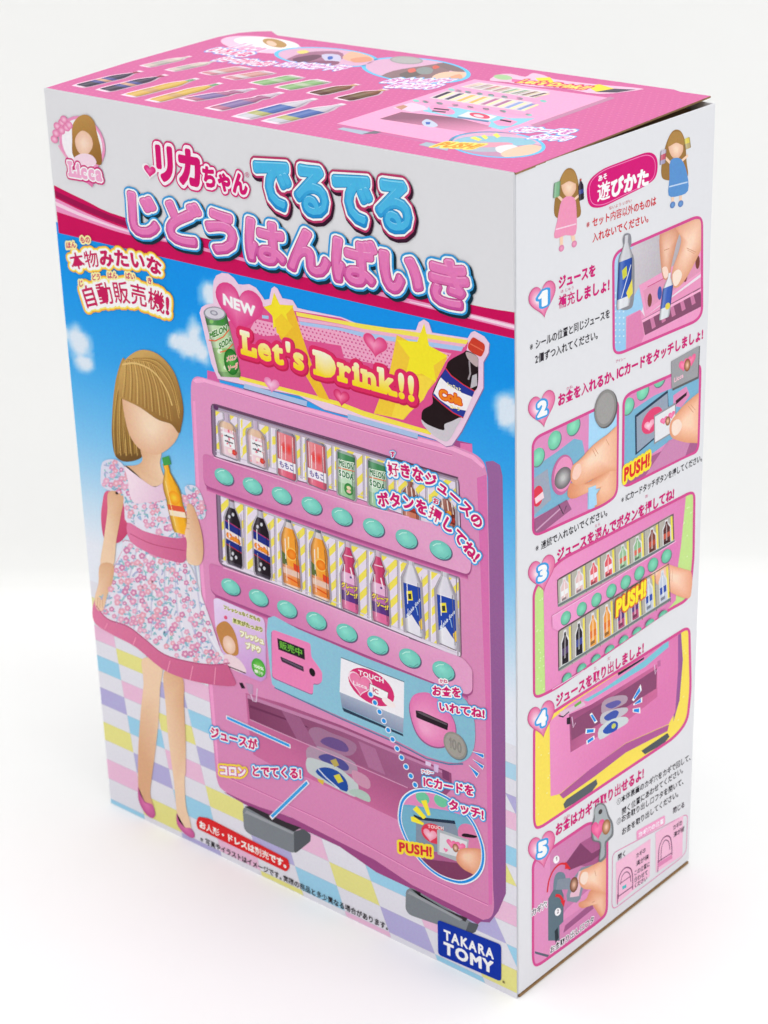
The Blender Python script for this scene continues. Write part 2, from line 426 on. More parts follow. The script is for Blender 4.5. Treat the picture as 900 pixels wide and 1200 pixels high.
# ================================================================ FRONT
# sky with clouds, as one fine sheet of print
def hash2(i, j): return math.modf(abs(math.sin(i * 127.1 + j * 311.7) * 43758.5453))[0]
def vnoise(x, y):
    i, j = math.floor(x), math.floor(y); fx, fy = x - i, y - j; fx = fx * fx * (3 - 2 * fx); fy = fy * fy * (3 - 2 * fy)
    return (hash2(i, j) * (1 - fx) + hash2(i + 1, j) * fx) * (1 - fy) + (hash2(i, j + 1) * (1 - fx) + hash2(i + 1, j + 1) * fx) * fy
low0, low1 = at('front', (69, 273)), at('front', (603, 397))
def band_low(x): return low0[1] + (low1[1] - low0[1]) * (x - low0[0]) / (low1[0] - low0[0])
clouds = [((92, 403), 17, 20), ((98, 425), 12, 12), ((220, 404), 17, 15), ((236, 412), 12, 12), ((246, 345), 13, 15), ((229, 402), 12, 16),
          ((228, 398), 10, 20), ((597, 482), 14, 18), ((590, 490), 8, 10), ((205, 400), 10, 9), ((75, 392), 8, 12)]
cl = []
for p, rx, ry in clouds:
    c = at('front', p); cl.append((c[0], c[1], rx * .00046, ry * .00038))
pt = part('sky_print', 'front', 1)
NX, NY = 150, 110; V = []; C = []; Fq = []
zb = fs(0, .665)[1]
for j in range(NY + 1):
    for i in range(NX + 1):
        x = -W + W * i / NX; zt = min(band_low(x) + .004, H); z = zt + (zb - zt) * j / NY
        tt = (H - z) / H
        ST = [(.0, (14, 142, 232)), (.22, (18, 148, 234)), (.33, (56, 164, 236)), (.45, (130, 198, 242)), (.54, (198, 224, 244)), (.60, (232, 236, 246)), (2, (234, 236, 246))]
        for (ta, ca), (tb, cb) in zip(ST, ST[1:]):
            if ta <= tt <= tb: col = mixc(ca, cb, (tt - ta) / (tb - ta))
        a = 0
        for cx, cz, rx, rz in cl:
            d = math.hypot((x - cx) / rx, (z - cz) / rz) + (vnoise(x * 300, z * 300) - .5) * .4 + (vnoise(x * 800, z * 800) - .5) * .14
            a = max(a, 1 - max(0, min(1, (d - .55) / .62)))
        V.append((x, z)); C.append(mixc(col, (236, 240, 248), a * .92))
for j in range(NY):
    for i in range(NX): Fq.append([j * (NX + 1) + i, j * (NX + 1) + i + 1, (j + 1) * (NX + 1) + i + 1, (j + 1) * (NX + 1) + i])
pt.raw(V, Fq, C); pt.done()

# tiled floor of the picture
pt = part('floor_print', 'front', 4)
pt.uv([fs(0, .655), fs(1, .655), fs(1, 1), fs(0, 1)], (228, 227, 236))
(ax, ay), (bx, by) = at('front', (131.7, 735)), at('front', (163, 920))
(cx, cy), (dx, dy) = at('front', (427.7, 1012)), at('front', (459.4, 1101.5))
m1, m2 = (bx - ax) / (by - ay), (dx - cx) / (dy - cy)
vz = (ax - m1 * ay - cx + m2 * cy) / (m2 - m1); vx = ax + m1 * (vz - ay)
k1, k2 = m1, m2; p3, p4 = at('front', (388.7, 1026)), at('front', (427.7, 1012 + 0))
m0 = (p3[0] - vx) / (p3[1] - vz); dm = m2 - m0                     # slope step from one column line to the next
nl = round((m2 - m1) / dm); dm = (m2 - m1) / nl
# pale start of the tiles under the horizon, then rows that grow slowly
rows = []; v = at('front', (117, 735))[1] + .0; hgt = .0066
rr = v
up = [v]; h2 = hgt
for i in range(6): up.insert(0, up[0] + h2 * .97); h2 *= .97
rows = up
while rows[-1] > -.002: rows.append(rows[-1] - hgt); hgt *= 1.045
tc = [(236, 190, 218), (158, 210, 236), (182, 176, 220), (232, 227, 142)]
frame = [(-W, 0.0003), (0, 0.0003), (0, fs(0, .665)[1]), (-W, fs(0, .665)[1])]
for ri in range(len(rows) - 1):
    z0, z1 = rows[ri], rows[ri + 1]; r = ri - 6
    for c in range(-8, 40):
        if (r + 1 + c) % 2: continue
        ma, mb = m1 + dm * c, m1 + dm * (c + 1)
        q = [(vx + ma * (z0 - vz), z0), (vx + mb * (z0 - vz), z0), (vx + mb * (z1 - vz), z1), (vx + ma * (z1 - vz), z1)]
        q = clip(q, frame)
        if q:
            f = max(0, min(1, ((H - z1) / H - .645) / .075))
            pt.uv(q, mixc((226, 227, 238), tc[((r + 1 + 5 * c) // 2 + 2) % 4], f), 6)
for z in rows:
    if z < fs(0, .67)[1]: pt.uv(clip([(-W, z + .00005), (0, z + .00005), (0, z - .00005), (-W, z - .00005)], frame), (196, 190, 204), 7)
for c in range(-8, 40):
    ma = m1 + dm * c; z0, z1 = fs(0, .69)[1], 0
    q = clip([(vx + ma * (z0 - vz) - .00005, z0), (vx + ma * (z0 - vz) + .00005, z0), (vx + ma * (z1 - vz) + .00005, z1), (vx + ma * (z1 - vz) - .00005, z1)], frame)
    if q: pt.uv(q, (200, 194, 206), 8)
pt.done()

# magenta ribbon across the sky
pt = part('ribbon_print', 'front', 9)
upper = smooth([(63.2, 217), (100, 235), (148, 255.5), (300, 294), (450, 331), (552, 357), (603, 366)], 4, False)
lower = [(603, 397), (400, 350), (195, 302.5), (69, 273)]
pt.poly(upper + lower, (204, 10, 90))
pt.poly(smooth([(64, 223), (100, 240), (150, 260), (200, 274)], 4, False) + smooth([(200, 278), (150, 266), (100, 247), (65, 230)], 4, False), (158, 12, 78))
pt.poly(smooth([(65, 232), (100, 249), (150, 268.5), (215, 284), (330, 314), (450, 343), (603, 380)], 4, False) +
        smooth([(603, 387), (450, 348), (330, 318), (215, 288), (150, 275), (100, 259), (66.5, 248)], 4, False), (238, 150, 196))
pt.poly(smooth([(65, 236), (100, 252), (150, 270), (200, 281)], 4, False) + smooth([(200, 283), (150, 272), (100, 255.5), (66, 241)], 4, False), (250, 214, 232))
pt.poly([(480, 353), (540, 366), (603, 381.5), (603, 385), (540, 369), (480, 354)], (250, 218, 234))
pt.done()

# -------- the picture of the drinks machine
pt = part('machine_picture', 'front', 24)
BODY = smooth([(224, 470), (224.3, 450), (228, 442.5), (236, 442), (260, 449)], 4, False) + \
    [(300, 460), (400, 488), (532, 522)] + smooth([(545, 527), (558, 533), (567, 542), (571, 556)], 4, False) + \
    [(573, 640), (576, 820), (577.5, 1000)] + smooth([(578, 1040), (579, 1064), (575, 1075), (566, 1078)], 4, False) + \
    [(483, 1037), (440, 1008), (340, 957), (306.7, 946.5), (285, 938)] + smooth([(266, 929), (257.5, 922), (253.5, 910)], 4, False) + [(244, 800), (233, 653), (228, 540)]
pt.poly([(569, 541), (578, 540), (586, 545), (589, 558), (591, 700), (592, 820), (593, 1020), (593, 1047), (584, 1068), (574, 1081), (560, 1080), (575, 1020), (572, 560)],
        ((156, 102, 158), (146, 86, 144), (570, 560), (580, 1060)))
pt.poly([(262, 928), (270, 930), (306, 945), (364, 966), (440, 1008), (490, 1037), (566, 1078), (560, 1083), (479, 1040), (441, 1022), (398, 992), (364, 976), (340, 967), (300, 950)], (158, 74, 132))
pt.poly(P('B', '580,200 600,160 690,180 692,245 580,225'), (170, 80, 140)); pt.poly(P('B', '628,175 690,182 692,240 628,232'), (226, 118, 176))
pt.poly([(243, 434), (256, 437), (258, 452), (243, 446)], (216, 100, 165))
pt.poly(BODY, ((226, 150, 195), (216, 134, 180), (230, 460), (480, 1040)))
pt.poly(smooth([(226, 446), (230, 443.5), (238, 443.5)], 4, False) + [(300, 461.5), (532, 524), (556, 534), (568, 546), (566, 549), (553, 538), (530, 528), (300, 466), (240, 448), (230, 449)], (246, 172, 214))
for dx, cc in ((0, (206, 98, 160)), (1.1, (246, 172, 212))): pt.line([(262 + dx, 455 + dx), (330, 476 + dx), (440, 508 + dx), (530, 533 + dx)], .8, cc)
for dx, cc in ((0, (200, 96, 156)), (1.2, (244, 168, 210))): pt.line([(254, 905 + dx), (300, 925 + dx), (380, 962 + dx), (480, 1018 + dx), (572, 1060 + dx)], .8, cc)
pt.poly([(226, 470), (229, 470), (238, 660), (249, 800), (257, 905), (255, 905), (245, 800), (234, 653)], (243, 160, 208))
pt.poly([(559, 560), (570, 556), (572, 640), (575, 820), (577, 1060), (573, 1060), (569, 820)], (220, 116, 178))
# feet
for f1, f2, f3 in (('E', '290,665 310,652 440,705 575,780 565,897 540,893 320,795 297,770', '560,785 610,770 650,800 648,836 575,895 562,897'),
                   ('N1', '470,392 492,380 560,420 735,520 760,545 740,566 705,568 485,492 468,470', '725,520 766,530 752,563 722,570 712,560')):
    pt.poly(rounded(P(f1, f2), 4), (128, 134, 140)); pt.poly(rounded(P(f1, f3), 2), (88, 92, 98))
pt.poly(P('E', '300,652 330,650 520,735 600,765 560,785 440,730'), (52, 46, 52)); pt.poly(P('N1', '490,385 530,400 530,420 620,465 720,505 712,520 560,440'), (58, 52, 58))
pt.poly(P('E', '300,690 310,672 560,790 556,800 312,690'), (158, 163, 168)); pt.poly(P('N1', '476,405 486,394 700,510 690,516 490,410'), (156, 160, 165))
pt.done()
pt = part('dispenser_picture', 'front', 60)
pt.poly([(288, 812), (330, 824), (400, 850), (480, 884), (529, 906), (530, 924), (505, 950), (470, 958), (467, 961), (400, 929), (360, 911), (318, 896), (297, 884), (291, 850)], ((150, 76, 120), (208, 112, 160), (400, 850), (385, 905)))
pt.poly([(290, 814), (400, 853), (480, 887), (526, 906), (527, 921), (490, 927), (478, 922), (400, 887), (362, 872), (293, 843)], ((128, 62, 98), (168, 100, 142), (300, 815), (470, 915)))
pt.poly([(290, 814), (400, 853), (526, 906), (526, 909), (400, 857), (290, 818)], (196, 132, 172))
pt.poly([(293, 826), (360, 851), (362, 853), (293, 829)], (110, 50, 86))
for k, (q, l, s) in enumerate((('640,250 690,235 760,265 850,300 890,330 880,370 830,385 700,345 640,330', '700,310 745,285 820,310 850,350 830,365 760,345', .78),
                               ('630,345 690,335 800,375 880,420 895,470 850,480 700,430 635,410', '690,395 730,375 800,395 850,440 835,465 760,440', .5),
                               ('625,415 650,395 780,440 850,490 900,540 890,600 840,585 760,545 660,490 630,460', '675,470 720,445 790,465 840,520 838,575 745,525', 0))):
    pt.poly(smooth(P('E', q), 3), mixc((196, 204, 206), (156, 92, 134), s)); pt.poly(smooth(P('E', l), 3), mixc((34, 76, 160), (140, 82, 130), s * .9))
pt.poly([(330, 832), (352, 841), (372, 876), (348, 866)], (160, 96, 136)); pt.poly([(420, 868), (440, 877), (452, 908), (432, 899)], (176, 112, 152)); pt.line([(293, 843), (362, 873), (400, 889), (478, 923)], 1.0, (214, 160, 192))
pt.poly(P('E', '770,490 800,480 822,520 795,530'), (216, 206, 70)); pt.poly(P('E', '752,410 782,400 800,435 775,445'), (188, 168, 90))
pt.poly(P('E', '685,505 720,515 715,540 690,520'), (222, 190, 66)); pt.line(P('E', '690,455 730,500 800,560'), 1.6, (214, 226, 240))
pt.poly(smooth(P('G', '40,480 90,470 145,500 148,540 60,500'), 3), (178, 200, 190)); pt.poly(smooth(P('G', '60,370 130,400 155,440 140,470 70,430'), 3), (206, 148, 176))
pt.poly(P('E', '272,0 290,0 305,30 285,30'), (44, 30, 44)); pt.line(P('E', '320,20 345,95 362,100 368,30'), 1.6, (222, 190, 216)); pt.poly(P('E', '305,0 345,10 345,60 325,60'), (196, 150, 186))
pt.poly(P('G', '445,320 475,332 472,352 445,342'), (226, 206, 234)); pt.poly(P('G', '488,335 515,345 512,385 490,378'), (216, 186, 224)); pt.poly(P('G', '532,365 568,380 570,430 535,412'), (128, 64, 108))
pt.done()

# display windows with striped cards
def window(outer, l0, lanes, ph):
    p = part('display_window_picture', 'front', l0)
    o = rounded(outer, 6)
    p.poly(rounded([(x + (-1.6 if x < 400 else 1.4), y + (-1.5 if i < 2 else 1.3)) for i, (x, y) in enumerate(outer)], 7), (112, 78, 108))
    p.poly(o, (231, 220, 236))
    base = p.l; cv = [at('front', q) for q in outer]
    for x0, x1, o2 in lanes:
        for k in range(-8, 34):
            y = 440 + k * 21.5 + ph + o2
            q = [at('front', a) for a in ((x0, y), (x1, y - (x1 - x0) * .98), (x1, y - (x1 - x0) * .98 + 9.8), (x0, y + 9.8))]
            q = clip(q, cv)
            if q: p.uv(q, (243, 226, 92), base + 1)
    p.l = base + 2
    for i in range(9):                                   # clear plastic lane walls
        x = lanes[0][0] + (lanes[-1][1] - lanes[0][0]) * i / 8 - 5
        for dx, cc, ww in ((0, (196, 186, 204), 2.2), (1.6, (246, 244, 248), 1.0), (-1.6, (150, 138, 158), .7)):
            q = clip([at('front', a) for a in ((x + dx - ww / 2, 440), (x + dx + ww / 2, 440), (x + dx + ww / 2 + 5, 790), (x + dx - ww / 2 + 5, 790))], cv)
            if q: p.uv(q, cc, base + 3 + (dx != 0))
    p.l = base + 5
    top = outer[:3]
    for k, (w_, cc) in enumerate(((7, (186, 172, 186)), (4.5, (150, 130, 150)), (2.2, (112, 86, 108)))):
        p.poly([(x, y) for x, y in top] + [(x, y + w_) for x, y in top[::-1]], cc)
    p.poly([outer[0], (outer[0][0] + 4, outer[0][1] + 2), (outer[-1][0] + 4, outer[-1][1] - 1), outer[-1]], (138, 118, 142))
    return p, o
U = [(248.5, 473), (400, 518.5), (537, 559), (539.5, 626), (400, 577), (250.5, 534)]
Lw = [(254.5, 573), (400, 628), (538, 673), (540, 771), (390, 709), (258, 660)]
def lane(a, b, n): return [(a + (b - a) * i / n, a + (b - a) * (i + 1) / n, (i * 7) % 11 + i * (b - a) / n * .36) for i in range(n)]
p, o = window(U, 64, lane(248, 540, 8), 0)
p.line(P('F', [(249, 474), (400, 519.5), (536, 560)]), 1.6, (104, 70, 96)); p.line([(251, 477), (400, 523), (535, 564)], .9, (176, 160, 190))
p.line([(252, 476), (253, 531)], 1.4, (120, 100, 130)); p.line([(253, 529), (400, 572), (538, 620)], 1.1, (206, 196, 214)); p.line([(534, 560), (537, 622)], 1.2, (150, 140, 150))
p.poly(ellipse(P1('M1', (75, 42)), (3, 1), (0, 3)), (100, 56, 100))
p.done()
p, o = window(Lw, 64, lane(254, 541, 8), 6)
p.line([(256, 575), (400, 630), (537, 675)], 2.2, (150, 110, 146)); p.line([(257, 579), (400, 634), (537, 679)], 1.1, (205, 200, 214))
p.line([(258, 578), (261, 657)], 1.6, (124, 104, 134)); p.line([(260, 656), (390, 704.5), (538, 766)], 1.3, (214, 206, 220))
p.line([(262, 662), (390, 710), (539, 772.5)], 1.6, (122, 112, 130)); p.line([(535, 676), (537, 769)], 1.3, (132, 122, 134)); p.line([(538, 676), (540, 771)], 1.0, (170, 150, 150))
for i in range(9):
    x = 275 + i * 31; y = 660 + (x - 258) * .382 + 3.6; p.poly([(x, y), (x + 11, y + 4.3), (x + 11, y + 7), (x, y + 2.7)], (72, 84, 128) if i % 2 else (108, 98, 112), p.l)
p.done()
# drinks printed in the windows
def drink(z, top, bot, hw, prof, bands, slope=.36, extra=None, lvl=84):
    p = part('drink_picture', 'front', lvl)
    T, B = P1(z, top), P1(z, bot); k = 1.22
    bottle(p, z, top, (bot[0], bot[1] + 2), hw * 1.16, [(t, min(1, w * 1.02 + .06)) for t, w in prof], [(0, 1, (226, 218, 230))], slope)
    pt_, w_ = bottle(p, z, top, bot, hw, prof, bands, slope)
    if extra: extra(p, pt_)
    p.line([pt_(.34, -.5), pt_(.62, -.55)], 1.0, (250, 248, 252)); p.line([pt_(.68, -.55), pt_(.92, -.55)], .7, mixc(bands[-1][2], (255, 255, 255), .7))
    p.line([pt_(.3, .66), pt_(.94, .72)], .8, mixc(bands[len(bands) // 2][2], (24, 18, 28), .55)); p.line([pt_(.2, 1.12), pt_(.95, 1.2)], .8, (168, 156, 174))
    p.line([pt_(.985, -.8), pt_(1.0, .8)], 1.2, (120, 108, 128))
    p.done()
JUI = [(0, .2, (196, 176, 200)), (.2, .36, (228, 190, 160)), (.36, .95, (240, 204, 214)), (.95, 1, (214, 200, 212))]
def jui(p, f):
    p.poly([f(.44, -.62), f(.44, .72), f(.76, .72), f(.76, -.62)], (244, 243, 246))
    for t in (.52, .64): p.line([f(t, -.45), f(t, .5)], 1.4, (62, 56, 74)); p.line([f(t - .03, -.2), f(t + .05, .1)], 1.0, (72, 64, 84))
    for k in range(14): q = f(.34 + .6 * random.random(), random.uniform(-.85, .85)); p.poly(ellipse(q, (1.2, .3), (0, 1.2), 8), random.choice([(232, 120, 140), (250, 236, 236), (240, 168, 176)]))
    q = f(.84, .55); p.tone(ellipse(q, (3.1, 1), (0, 3.3), 16), (236, 90, 70), (206, 40, 44)); p.poly(ellipse(f(.84, .05), (2.6, .9), (0, 2.6), 14), (246, 232, 220))
drink('M1', (142, 80), (170, 375), 58, JAR, JUI, .36, jui); drink('M1', (332, 128), (352, 432), 60, JAR, JUI, .36, jui)
def pea(p, f):
    p.poly([f(.63, -.95), f(.63, .95), f(.84, .95), f(.84, -.95)], (242, 238, 246))
    for x in (-.3, .2): p.tone(ellipse(f(.36, x + .1), (3.6, 1.4), (0, 7), 16), (236, 64, 60), (228, 110, 116))
    for x, ch in ((-.55, 'も'), (0, 'も'), (.55, 'こ')):
        a, b = f(.80, x - .27), f(.80, x + .27); p.text('F', ch, a, b, 7.5, (70, 60, 150), .03)
    for x in (-.75, -.1, .72): p.line([f(.08, x), f(.6, x)], .9, (250, 222, 228))
PEA = [(0, .06, (150, 140, 158)), (.06, .63, (232, 120, 128)), (.63, .84, (240, 236, 244)), (.84, 1, (226, 96, 124))]
drink('M1', (535, 200), (545, 510), 60, CAN, PEA, .36, pea); drink('M1', (732, 262), (745, 572), 62, CAN, PEA, .36, pea)
def mel(p, f):
    for t, s, a in ((.34, 'MELON', .62), (.56, 'SODA', .55)): p.text('F', s, f(t, -.85), f(t, .85), 6.5, (64, 128, 84), .05, rims=[(.12, (240, 244, 236), 0, 0)])
    p.line([f(.40, -.9), f(.36, .9)], 1.2, (232, 110, 70)); p.line([f(.22, -.6), f(.18, .9)], 1.0, (226, 240, 220))
    p.tone(ellipse(f(.79, .25), (5.4, 1.9), (0, 7), 18), (120, 180, 96), (40, 128, 60)); p.poly(ellipse(f(.76, .25), (2.6, .9), (0, 2), 12), (240, 220, 180)); p.poly(ellipse(f(.84, .25), (2.8, .9), (0, 2), 12), (240, 190, 180))
MEL = [(0, .06, (150, 170, 160)), (.06, .22, (70, 140, 90)), (.22, .7, (190, 222, 190)), (.7, 1, (150, 200, 150))]
drink('M2', (130, 148), (133, 418), 52, CAN, MEL, .36, mel); drink('M2', (312, 200), (315, 478), 54, CAN, MEL, .36, mel)
def cof(p, f):
    for x in (-.5, .1, .6): p.line([f(.15, x), f(.5, x + .15)], 1.6, (240, 222, 214))
    p.poly([f(.6, -.9), f(.6, .9), f(.74, .9), f(.74, -.9)], (196, 60, 46)); p.poly(ellipse(f(.5, .3), (3, 1), (0, 3), 12), (226, 150, 60))
COF = [(0, .5, (150, 92, 80)), (.5, .8, (140, 60, 46)), (.8, 1, (206, 120, 96))]
drink('M2', (505, 320), (510, 545), 48, BOT, COF, .36, cof); drink('M2', (715, 400), (720, 600), 52, BOT, COF, .36, cof)
def col(p, f):
    p.poly([f(.36, -.95), f(.42, .95), f(.55, .98), f(.49, -.98)], (34, 48, 132)); p.poly([f(.70, -.98), f(.76, .98), f(.66, .98), f(.64, -.98)], (34, 48, 132))
    p.poly([f(.49, -.98), f(.54, .98), f(.67, .98), f(.63, -.98)], (240, 226, 222)); p.text('F', 'Cola', f(.61, -.85), f(.645, .85), 5.6, (240, 150, 40), .07, rims=[(.13, (212, 60, 40), 0, 0)])
    p.line([f(.37, -.95), f(.43, .95)], .8, (206, 50, 70)); p.line([f(.71, -.98), f(.77, .98)], .8, (206, 50, 70))
    for t, x in ((.25, .1), (.3, -.4), (.86, .2), (.9, -.4), (.82, -.2)): p.poly(ellipse(f(t, x), (1.5, .4), (0, 2.2), 10), (206, 206, 214))
COLA = [(0, .07, (120, 84, 104)), (.07, .16, (190, 184, 200)), (.16, .95, (34, 24, 34)), (.95, 1, (60, 54, 66))]
drink('M3', (120, 12), (145, 472), 52, BOT, COLA, .36, col); drink('M3', (308, 75), (330, 545), 54, BOT, COLA, .36, col)
def ora(p, f):
    p.poly(ellipse(f(.53, .1), (7, 2.5), (0, 7.5), 20), (250, 196, 90)); p.tone(ellipse(f(.53, .15), (5.6, 2), (0, 6), 20), (244, 150, 50), (238, 120, 24))
    p.poly([f(.52, -.98), f(.56, -.5), f(.7, -.4), f(.7, -.98)], (96, 110, 60)); p.poly([f(.64, .3), f(.66, .95), f(.76, .95), f(.73, .3)], (226, 70, 40))
    p.poly([f(.74, -.9), f(.75, .9), f(.83, .9), f(.82, -.9)], (232, 196, 180)); p.line([f(.86, -.7), f(.9, .7)], 1.6, (226, 84, 30)); p.line([f(.3, -.1), f(.45, -.15)], 1.8, (253, 226, 160))
ORA = [(0, .1, (96, 100, 110)), (.1, .18, (216, 206, 206)), (.18, .7, (244, 158, 52)), (.7, .86, (238, 150, 90)), (.86, .96, (240, 140, 60)), (.96, 1, (246, 214, 190))]
drink('M3', (494, 132), (522, 615), 58, ORG, ORA, .36, ora); drink('M3', (690, 200), (714, 690), 58, ORG, ORA, .36, ora)
def gra(p, f):
    p.text('F', 'グレープ', f(.68, -.95), f(.685, .95), 6, (244, 222, 60), .06, rims=[(.14, (96, 40, 110), 0, 0)]); p.text('F', 'ソーダ', f(.775, -.5), f(.785, .95), 6, (244, 222, 60), .06, rims=[(.14, (96, 40, 110), 0, 0)])
    p.line([f(.21, -.5), f(.2, .5)], 1.2, (240, 210, 226)); p.line([f(.36, .2), f(.5, .45)], 1.8, (250, 226, 238)); p.poly(ellipse(f(.5, .2), (1.4, .4), (0, 1.4), 10), (96, 70, 130))
GRA = [(0, .08, (206, 180, 200)), (.08, .45, (204, 62, 110)), (.45, .6, (232, 180, 214)), (.6, .72, (190, 110, 170)), (.72, .86, (92, 54, 130)), (.86, 1, (226, 110, 160))]
drink('M4', (100, -30), (118, 432), 55, GRP, GRA, .36, gra); drink('M4', (298, 30), (322, 512), 56, GRP, GRA, .36, gra)
def sod(p, f):
    p.poly([f(.36, -.9), f(.35, .9), f(.9, .9), f(.83, .35), f(.74, -.2), f(.82, -.88)], (36, 70, 168)); p.poly([f(.46, -.62), f(.43, -.02), f(.55, .05), f(.58, -.58)], (240, 222, 60)); p.poly([f(.49, -.45), f(.47, -.12), f(.54, -.1), f(.555, -.42)], (60, 60, 50))
    a, b = f(.82, -.75), f(.52, .85)
    p.text('F', 'Bubble Soda', a, b, 5.0, (226, 234, 246), .03); p.poly([f(.8, .55), f(.74, .9), f(.88, .9), f(.9, .7)], (240, 200, 70)); p.line([f(.62, .35), f(.72, .5)], 1, (150, 190, 226))
SODB = [(0, .1, (206, 202, 214)), (.1, .34, (222, 218, 230)), (.34, 1, (232, 230, 240))]
drink('M4', (512, 72), (540, 588), 62, SOD, SODB, .36, sod); drink('M4', (738, 150), (762, 668), 66, SOD, SODB, .36, sod)

# bars with the round buttons
pt = part('button_bar_picture', 'front', 118)
for top, bot in (([(238, 531), (251, 535.5), (330, 562), (415, 589.5), (480, 606), (545, 624), (553, 640)], [(552, 668), (548, 673), (480, 651), (420, 631), (330, 600), (242, 569), (238.5, 562)]),
                 ([(245, 659), (262, 665), (330, 688), (400, 716), (480, 748), (543, 771), (554, 784)], [(554, 810), (548, 814), (505, 798), (430, 767.5), (330, 727), (252, 696), (246.5, 689)])):
    rb_ = rounded(top + bot, 5)
    for k in range(5): pt.poly([(x + .6, y + 6.0 - k * .75) for x, y in bot[1:-1]] + [(x, y - 3) for x, y in bot[1:-1][::-1]], mixc((222, 122, 180), (176, 82, 140), k / 4))
    pt.poly([(x + .6, y + 2.2) for x, y in rb_], (168, 80, 136))
    pt.poly(rb_, ((231, 164, 204), (213, 124, 176), top[3], (top[3][0] - 12, top[3][1] + 40)))
    pt.line(top[1:-2], 1.2, (248, 186, 222))
pt.done()
for row in ([(262.9, 558.2), (296.2, 569.1), (330.4, 580.4), (365.6, 592.2), (401.1, 604.9), (438.2, 617.8), (476.7, 631.1), (516.7, 644)],
            [(270.7, 687.3), (303.3, 700), (336.7, 713.3), (371, 727), (406.7, 741.1), (442.9, 755.6), (480.7, 770.7), (520, 785.6)]):
    for i, c in enumerate(row):
        k = 1 + i * .025
        p = part('button_picture', 'front', 168)
        p.poly(ellipse((c[0] + .7, c[1] + 1.1), (11.6 * k, 4.3), (0, 9.5 * k)), (96, 92, 120))
        p.tone(ellipse(c, (11.0 * k, 4.1), (0, 9.0 * k)), (140, 222, 206), (112, 198, 186), (c[0] - 2, c[1] - 2))
        p.line([(c[0] - 7.6 * k, c[1] - 4.6), (c[0] - 4.4 * k, c[1] - 6.9), (c[0] + .5, c[1] - 7)], .9, (196, 240, 228)); p.line([(c[0] + 8.4 * k, c[1] + 7), (c[0] + 4 * k, c[1] + 9.2 * k), (c[0] - 1, c[1] + 7.4 * k)], .8, (84, 160, 152)); p.done()

# control panel, stickers, slots
pt = part('control_panel_picture', 'front', 136)
pt.poly(smooth([(314.5, 724), (350, 737), (430, 771), (505, 800), (540, 814), (555, 838), (557, 868), (552, 885), (541, 893), (526, 893), (500, 886), (467, 869), (400, 840), (335, 811), (322, 804), (318, 792)], 3), ((146, 200, 222), (136, 190, 212), (330, 740), (500, 880)))
pt.line([(322, 805.5), (400, 842), (467, 871.5), (500, 889), (526, 895.5), (543, 895)], 1.3, (72, 130, 165))
pt.poly(rounded(P('M5', '409,299 430,291 680,386 690,480 735,545 765,590 765,655 735,676 705,668 703,740 690,744 430,632 415,615'), 2.5), (150, 90, 140))
pt.poly(rounded(P('M5', '413,296 430,288 684,382 692,478 738,540 768,586 768,650 738,670 706,662 704,732 690,738 430,626 416,606'), 2.5), (238, 134, 186))
pt.poly(P('M5', '452,345 642,420 647,498 460,425'), (36, 34, 36)); pt.text('M5', '販売中', (468, 413), (632, 476), 50, (112, 190, 66), .05)
pt.poly(rounded(P('M5', '472,474 635,545 640,582 484,510'), 1), (60, 48, 62)); pt.line(P('M5', '490,492 630,560'), 2, (100, 84, 104))
pt.poly(ellipse(P1('M5', (698, 585)), (3.6, 1.8), (0, 4.6)), (26, 22, 26))
# touch plate
pt.poly(P('D', '50,848 372,990 374,1002 60,870'), (46, 62, 84))
pt.poly(P('D', '38,766 376,905 372,985 50,846'), ((128, 140, 170), (176, 186, 206), P1('D', (200, 920)), P1('D', (205, 840))))
pt.poly(P('D', '45,588 378,716 376,907 38,768'), (242, 240, 246)); pt.line(P('D', '45,586 380,715'), 1.1, (96, 120, 140))
ec = P1('D', (205, 742)); pt.poly(ellipse(ec, (27, 11.5), (0, 19.5)), (216, 50, 116))
pt.text('D', 'TOUCH', (138, 675), (272, 722), 24, (250, 240, 246), .03)
heart(pt, P1('D', (148, 722)), (12.5, 5), (0, 12), (240, 140, 180), (236, 120, 168), (248, 216, 230), 1.12)
pt.text('D', 'Licca', (108, 728), (185, 755), 20, (250, 236, 244), .03)
pt.poly(P('D', '196,720 296,770 290,818 190,776'), (120, 70, 90)); pt.poly(P('D', '199,725 293,772 288,812 193,773'), (248, 246, 250)); pt.text('D', 'IC', (212, 765), (245, 782), 22, (200, 60, 110), .04)
pt.poly(smooth(P('D', '262,800 290,800 330,832 330,850 300,846 270,822'), 3), (250, 236, 236))
# coin slot and coin
pt.poly(smooth(P('G', '372,-8 360,60 395,175 455,238 530,255 600,215 605,130 560,50 480,-25 420,-35'), 4), (150, 96, 140))
pt.tone(smooth(P('G', '374,-14 364,56 399,170 458,231 530,247 596,208 600,126 556,46 480,-29 420,-39'), 4), (244, 166, 206), (228, 120, 178), P1('G', (430, 150)))
pt.poly(rounded(P('G', '394,54 425,60 566,124 562,160 398,92'), 1), (42, 30, 40)); pt.poly(P('G', '398,60 425,64 560,126 558,134 420,75'), (96, 84, 92))
cc = P1('G', (602, 240)); pt.poly(ellipse((cc[0] + .8, cc[1] + .8), (14, 6), (0, 15.6)), (96, 124, 140)); pt.tone(ellipse(cc, (13.6, 6), (0, 15.2)), (172, 168, 160), (146, 142, 136)); pt.poly(ellipse(cc, (11.6, 5.1), (0, 13)), (164, 160, 152))
pt.text('G', '100', (568, 245), (640, 285), 52, (142, 138, 132), .03)
